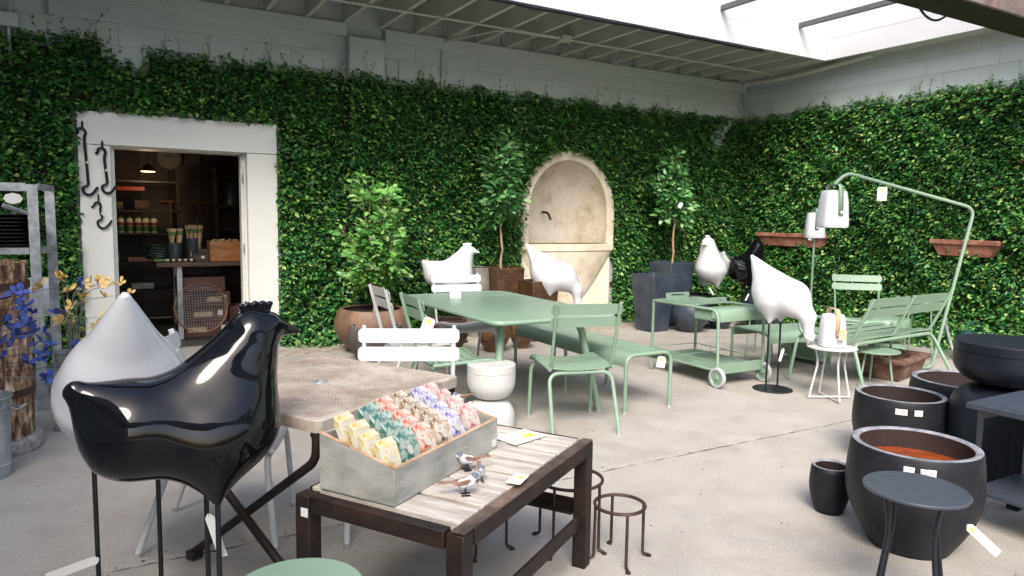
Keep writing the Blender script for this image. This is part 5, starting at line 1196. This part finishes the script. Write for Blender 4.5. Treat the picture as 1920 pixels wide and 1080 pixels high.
# folded price card on the dining table
t = thing('price_card_stand', 'folded clear and white price card standing on the green table', 'card', (2.56, 5.38, .739), R_(-20))
for s in (-1, 1): G().bar((0, s * .028, 0), (0, s * .002, .085), .09, .0015, (0, 1, 0)).build('card_leaf', PAPER if s > 0 else TAGGREY, t)
G().box((-.0, 0, .002), (.10, .06, .003)).build('base', GREEN_D, t)
# ================================================================== inside the shop
ST = plain('zinc_bucket_dark', (.10, .12, .14), .4, .5, .15); DKW = worn('dark_bench_wood', [(.04, .022, .014), (.09, .05, .03)], 6, .6, stretch=(.4, 3, 3))
t = thing('shop_bench', 'dark wooden work bench on grey legs inside the doorway', 'table', (1.25, 8.92, 0))
G().box((.06, 0, .845), (1.62, .62, .05)).build('top', DKW, t, 40, .004)
for x in (-.52, .75):
    for y in (-.24, .24): G().box((x, y, .41), (.055, .055, .82)).build('leg', GALV, t, 40, .004)
ztb = .871
def tub(label, x, y, r_, h_, kind):
    t = thing('zinc_tub', label, 'bucket', (x, y, ztb), 0, 'zinc tubs of wooden stakes'); G().lathe([(0, 0), (r_ * .72, 0), (r_ * .75, .008), (r_, h_), (r_ * 1.05, h_ + .005), (r_ * 1.02, h_ + .01), (r_ * .95, h_), (r_ * .7, .02), (0, .015)], 32).build('body', ST, t); return t
tub('front zinc tub of wooden plant stakes on the bench', .70, 8.80, .078, .20, 0); tub('rear zinc tub of brushes on the bench', .90, 8.90, .085, .25, 1)
SW = plain('pale_stake_wood', (.55, .38, .22), .6, 0, .15, 20); SG = plain('stake_green_band', (.12, .20, .06), .6)
kr = random.Random(8)
for (x, y, r_, z0, n, lab, grp) in ((.70, 8.80, .06, .10, 16, 'pale wooden stake with green band in the front zinc tub', 'stakes in the front tub'), (.90, 8.90, .07, .15, 18, 'pale wooden brush handle in the rear zinc tub', 'handles in the rear tub')):
    for k in range(n):
        a = kr.uniform(0, 6.28); q = r_ * math.sqrt(kr.random()); s_ = thing('wooden_stake', lab, 'stake', (x + q * math.cos(a), y + q * math.sin(a), ztb + .02), 0, grp)
        G().box((0, 0, .135 + z0 / 2), (.018, .010, .27 + z0 * .6)).build('stick', SW, s_, 40, .002); G().box((0, 0, .235 + z0 * .6), (.0195, .0115, .045)).build('band', SG, s_)
        s_.rotation_euler = (-q / r_ * .18 * math.sin(a), q / r_ * .22 * math.cos(a), a)
def open_box(name, label, loc, d, mat, rz=0):
    t = thing(name, label, 'box', loc, rz); w_ = .012
    for s in (-1, 1): G().box((s * (d[0] / 2 - w_ / 2), 0, d[2] / 2), (w_, d[1] - .001, d[2])).build('end', mat, t, 40, .002); G().box((0, s * (d[1] / 2 - w_ / 2), d[2] / 2), (d[0] - 2 * w_, w_, d[2] - .002)).build('side', mat, t, 40, .002)
    G().box((0, 0, .006), (d[0] - 2 * w_, d[1] - 2 * w_, .01)).build('bottom', mat, t); return t
open_box('pine_box', 'orange pine box of cork pieces on the shop bench', (1.235, 8.84, ztb), (.36, .26, .225), PINE)
for k in range(11):
    o = G().prism(rrect(.05, .03, .008, 3), 'z', 0, .022).build('cork_piece', SW, None, 40, .003); o.location = (1.10 + .026 * k, 8.78 + .06 * ((k * 7) % 3), ztb + .215 + .008 * (k % 2)); o.rotation_euler = (kr.uniform(-.6, .6), kr.uniform(-.6, .6), kr.uniform(0, 3)); tag(o, 'pale piece piled in the orange pine box', 'offcut', 'pieces in the pine box')
open_box('card_box', 'small brown box beside the zinc tubs', (.955, 8.72, ztb), (.16, .10, .075), DKW); open_box('card_box', 'brown box behind the small one on the bench', (1.0, 8.80, ztb), (.13, .09, .135), DKW)
o = sticker('white tag on the small brown box in the shop', (.975, 8.665, ztb + .05), (.035, .002, .03), -.3, PAPER)
t = thing('striped_brush', 'striped bottle brush lying along the bench edge', 'brush', (.68, 8.66, ztb + .02), .05)
for k in range(14): G().tube([(-.20 + k * .03, 0, 0), (-.20 + k * .03 + .027, 0, 0)], .016, 8).build('stripe', (plain('brush_cream', (.5, .46, .32), .6), IRON)[k % 2] if k > 3 else SG, t)
hc = thing('hose_coil', 'coiled dark green garden hose on the shop bench', 'hose', (.55, 8.92, ztb))
G().tube([((.13 + .004 * math.sin(k * .31)) * math.cos(k * .35), .10 * math.sin(k * .35), .02 + .16 * (k / 110) + .01 * math.sin(k)) for k in range(110)], .011, 7).build('coil', plain('hose_green', (.01, .03, .022), .4), hc); G().tube([(.12, -.10, .06), (.12, -.10, .12)], .012, 8).build('brass_nozzle', plain('brass', (.5, .3, .08), .3, .8), hc)
# sieve and cartons under the bench
sv = thing('garden_sieve', 'round wire garden sieve leaning below the bench', 'sieve', (.925, 8.52, .365), 0); R0_ = .275
G().lathe([(R0_ - .004, -.04), (R0_, -.04), (R0_, .04), (R0_ - .004, .04)], 56).build('hoop', worn('bent_ash_hoop', [(.20, .10, .045), (.36, .2, .1)], 8, .5), sv)
g = G()
for k in range(-9, 10):
    c_ = k * .028; hl3 = math.sqrt(max(0, R0_ ** 2 - c_ ** 2)); g.tube([(c_, -hl3, 0), (c_, hl3, 0)], .0013, 4); g.tube([(-hl3, c_, .002), (hl3, c_, .002)], .0013, 4)
g.build('wire_mesh', GALV, sv); sv.rotation_euler = (R_(80), 0, R_(4))
CART = plain('brown_carton', (.07, .03, .022), .65, 0, .15, 8)
for k, (x, z, w_, lab) in enumerate(((.98, .002, .56, 'lowest brown carton of the stack behind the sieve'), (.95, .175, .56, 'second brown carton up in the stack behind the sieve'), (.99, .348, .54, 'third brown carton up in the stack behind the sieve'), (.96, .521, .5, 'topmost brown carton in the stack behind the sieve'), (1.42, .002, .34, 'brown carton standing to the right of the sieve'))):
    t = thing('carton', lab, 'carton', (x, 8.86 + (.02 if k % 2 else 0), z), 0, 'cartons under the shop bench'); G().box((0, 0, .085), (w_, .32, .168 if k < 4 else .40)).build('carton_body', CART, t, 40, .003) if k < 4 else G().box((0, 0, .17), (w_, .32, .34)).build('carton_body', CART, t, 40, .003)
    if k < 3: G().box((-.08 + .1 * k, -.162, .09), (.20, .002, .055)).build('paper_label', print_mat('carton_label', (.42, .33, .24), (.1, .07, .05), 30), t); G().box((.20, -.162, .10), (.05, .002, .06)).build('barcode_label', PAPER, t)
# shelves at the back with bottles
sf = thing('shop_shelves', 'dark shelving unit against the rear wall of the shop', 'shelving', (.30, 10.05, 0))
SHD = plain('dark_shelf_board', (.03, .022, .02), .6, 0, .2)
for z in (.45, .80, 1.16, 1.44, 1.80): G().box((0, 0, z - .012), (1.1, .36, .022)).build('shelf', SHD, sf)
for x in (-.54, .54): G().box((x, 0, .98), (.03, .36, 1.95)).build('upright', SHD, sf)
sf2 = thing('shop_shelves', 'dark shelving unit on the other side of the hanging tools', 'shelving', (1.75, 10.05, 0))
for z in (.45, .95, 1.22, 1.52, 1.9): G().box((0, 0, z - .012), (.95, .36, .022)).build('shelf', SHD, sf2)
for x in (-.46, .46): G().box((x, 0, 1.0), (.03, .36, 2.0)).build('upright', SHD, sf2)
BW_ = plain('cream_bottle', (.60, .57, .46), .4); BG_ = plain('bottle_green_label', (.05, .14, .03), .5); BRD = plain('bottle_red_label', (.26, .02, .015), .5); CAP = plain('bottle_cap', (.04, .12, .04), .4)
bt = None
for k, x in enumerate((.20, .295, .39, .475, .565)):
    lab = 'plastic plant food bottle, %s along the shop shelf' % ordn[k]
    if bt is None:
        bt = thing('plant_food_bottle', lab, 'bottle', (x, 9.92, 1.161), 0, 'plant food bottles on the shelf')
        G().lathe([(0, 0), (.036, 0), (.038, .006), (.038, .15), (.030, .172), (.018, .178), (0, .178)], 24).build('bottle', BW_, bt); G().lathe([(.0385, .018), (.0388, .02), (.0388, .085), (.0385, .087)], 24).build('green_label', BG_, bt); G().lathe([(.0385, .090), (.0388, .092), (.0388, .125), (.0385, .127)], 24).build('red_label', BRD, bt); G().lathe([(.020, .178), (.020, .20), (.012, .208), (0, .208)], 20).build('cap', CAP, bt); o = bt
    else: o = copy_tree(bt); tag(o, lab)
    o.location = (x, 9.92, 1.161); o.rotation_euler.z = k * .4
rbx = tag(G().box((.20, 9.98, 1.70), (.55, .10, .05)).build('red_bar', BRD, None, 40, .004), 'long red boxed tool on the upper shop shelf', 'tool')
for k, (x, z, d, m, lab) in enumerate(((.02, .51, (.22, .2, .10), BG_, 'green packet on the lower shop shelf'), (.42, .50, (.25, .18, .07), GALV, 'grey tin box on the lower shop shelf'), (.10, .855, (.16, .16, .10), BG_, 'green packet on the middle shop shelf'), (.40, .83, (.3, .18, .05), plain('rosy_packets', (.3, .15, .12), .5), 'pale packets laid along the middle shelf'), (.12, 1.49, (.2, .16, .09), DKW, 'brown basket on the upper shelf'), (.44, 1.50, (.18, .03, .11), DKW, 'small framed cards on the upper shelf'))):
    o = G().box((0, 0, 0), d).build('shelf_packet', m, None, 40, .008); o.location = (x, 9.94, z); o.rotation_euler.z = .1 * (k - 2); tag(o, lab, 'packet', 'packets on the shop shelves')
# hanging tools with wooden T handles
for (x, lab, m) in ((.80, 'wooden T-handled tool hanging on the rear shop wall', SW), (1.12, 'wooden T-handled tool with red sleeve on the rear shop wall', SW)):
    t = thing('hand_tool', lab, 'tool', (x, 10.48, 1.56)); G().tube([(-.13, 0, 0), (.13, 0, 0)], .014, 8).build('cross_handle', PINE, t); G().tube([(0, 0, 0), (0, 0, -.55)], .014, 8).build('shaft', PINE, t); G().tube([(-.03, 0, .0), (0, 0, .09), (.03, 0, 0)], .004, 6).build('hanger', IRON, t)
    if 'red' in lab: G().tube([(0, 0, -.06), (0, 0, -.22)], .021, 10).build('red_sleeve', BRD, t)
# clock, watering can, steel bowls, lit strip lamp
t = thing('wall_clock', 'round pale wall clock at the top of the shop doorway', 'clock', (.80, 10.5, 2.13), 0)
G().lathe([(0, 0), (.145, 0), (.15, .02), (.135, .03), (.13, .022), (0, .02)], 40).build('case', plain('aged_clock_face', (.30, .28, .24), .5), t, loc=(0, 0, 0), rot=(math.pi / 2, 0, 0)); G().bar((0, -.032, 0), (-.05, -.032, .03), .008, .004, (0, 1, 0)).build('hour_hand', INK, t); G().bar((0, -.032, 0), (.02, -.032, .10), .006, .004, (0, 1, 0)).build('minute_hand', INK, t)
for k in range(12): a = k * math.pi / 6; G().box((.112 * math.cos(a), -.030, .112 * math.sin(a)), (.012, .003, .012)).build('hour_mark', INK, t)
t = thing('shop_watering_can', 'dark grey watering can on the upper shop shelf', 'watering can', (1.48, 10.02, 1.53)); G().lathe([(0, 0), (.11, 0), (.10, .24), (.06, .30), (.055, .30), (.05, .29), (0, .29)], 30).build('body', ST, t); G().tube([(-.09, 0, .06), (-.2, 0, .30)], .014, 8).build('spout', ST, t); G().tube([(.05 * math.cos(a), 0, .29 + .07 * math.sin(a)) for a in [k * .314 for k in range(11)]], .008, 8).build('handle', ST, t)
for k in range(5):
    o = G().lathe([(0, 0), (.11, 0), (.15, .045), (.153, .045), (.115, .004), (0, .004)], 32).build('steel_bowl', GALV, None); o.location = (1.86, 10.0, 1.53 + k * .035); tag(o, '%s steel bowl of the nested stack on the shop shelf' % ('lowest', 'second', 'middle', 'fourth', 'topmost')[k], 'bowl', 'nested steel bowls')
o = tag(G().lathe([(.20, -.006), (.206, 0), (.20, .006), (.194, 0), (.20, -.006)], 40).build('steel_hoop', GALV, None), 'large steel hoop propped above the bowls', 'hoop'); o.location = (1.86, 10.15, 1.80); o.rotation_euler = (math.pi / 2, 0, 0)
t = thing('pendant_lamp', 'small lit warm lamp deep inside the shop', 'lamp', (.50, 9.6, 1.90))
lm, ln_, lb_ = nodes('warm_lamp_glow'); lb_.inputs['Emission Color'].default_value = (1, .62, .28, 1); lb_.inputs['Emission Strength'].default_value = 3
G().lathe([(.02, .09), (.085, .02), (.09, .0), (.085, .005), (.02, .08)], 30).build('shade', DKW, t); G().lathe([(0, -.004), (.075, -.004), (.075, .006), (0, .008)], 24).build('bulb', lm, t); G().tube([(0, 0, .12), (0, 0, .8)], .004, 6).build('flex', IRON, t)
pl_ = bpy.data.lights.new('shop_lamp', 'POINT'); pl_.energy = 1.8; pl_.color = (1, .7, .4); pl_.shadow_soft_size = .08; po = bpy.data.objects.new('shop_lamp', pl_); COL.objects.link(po); po.parent = t; po.location = (0, 0, -.06)
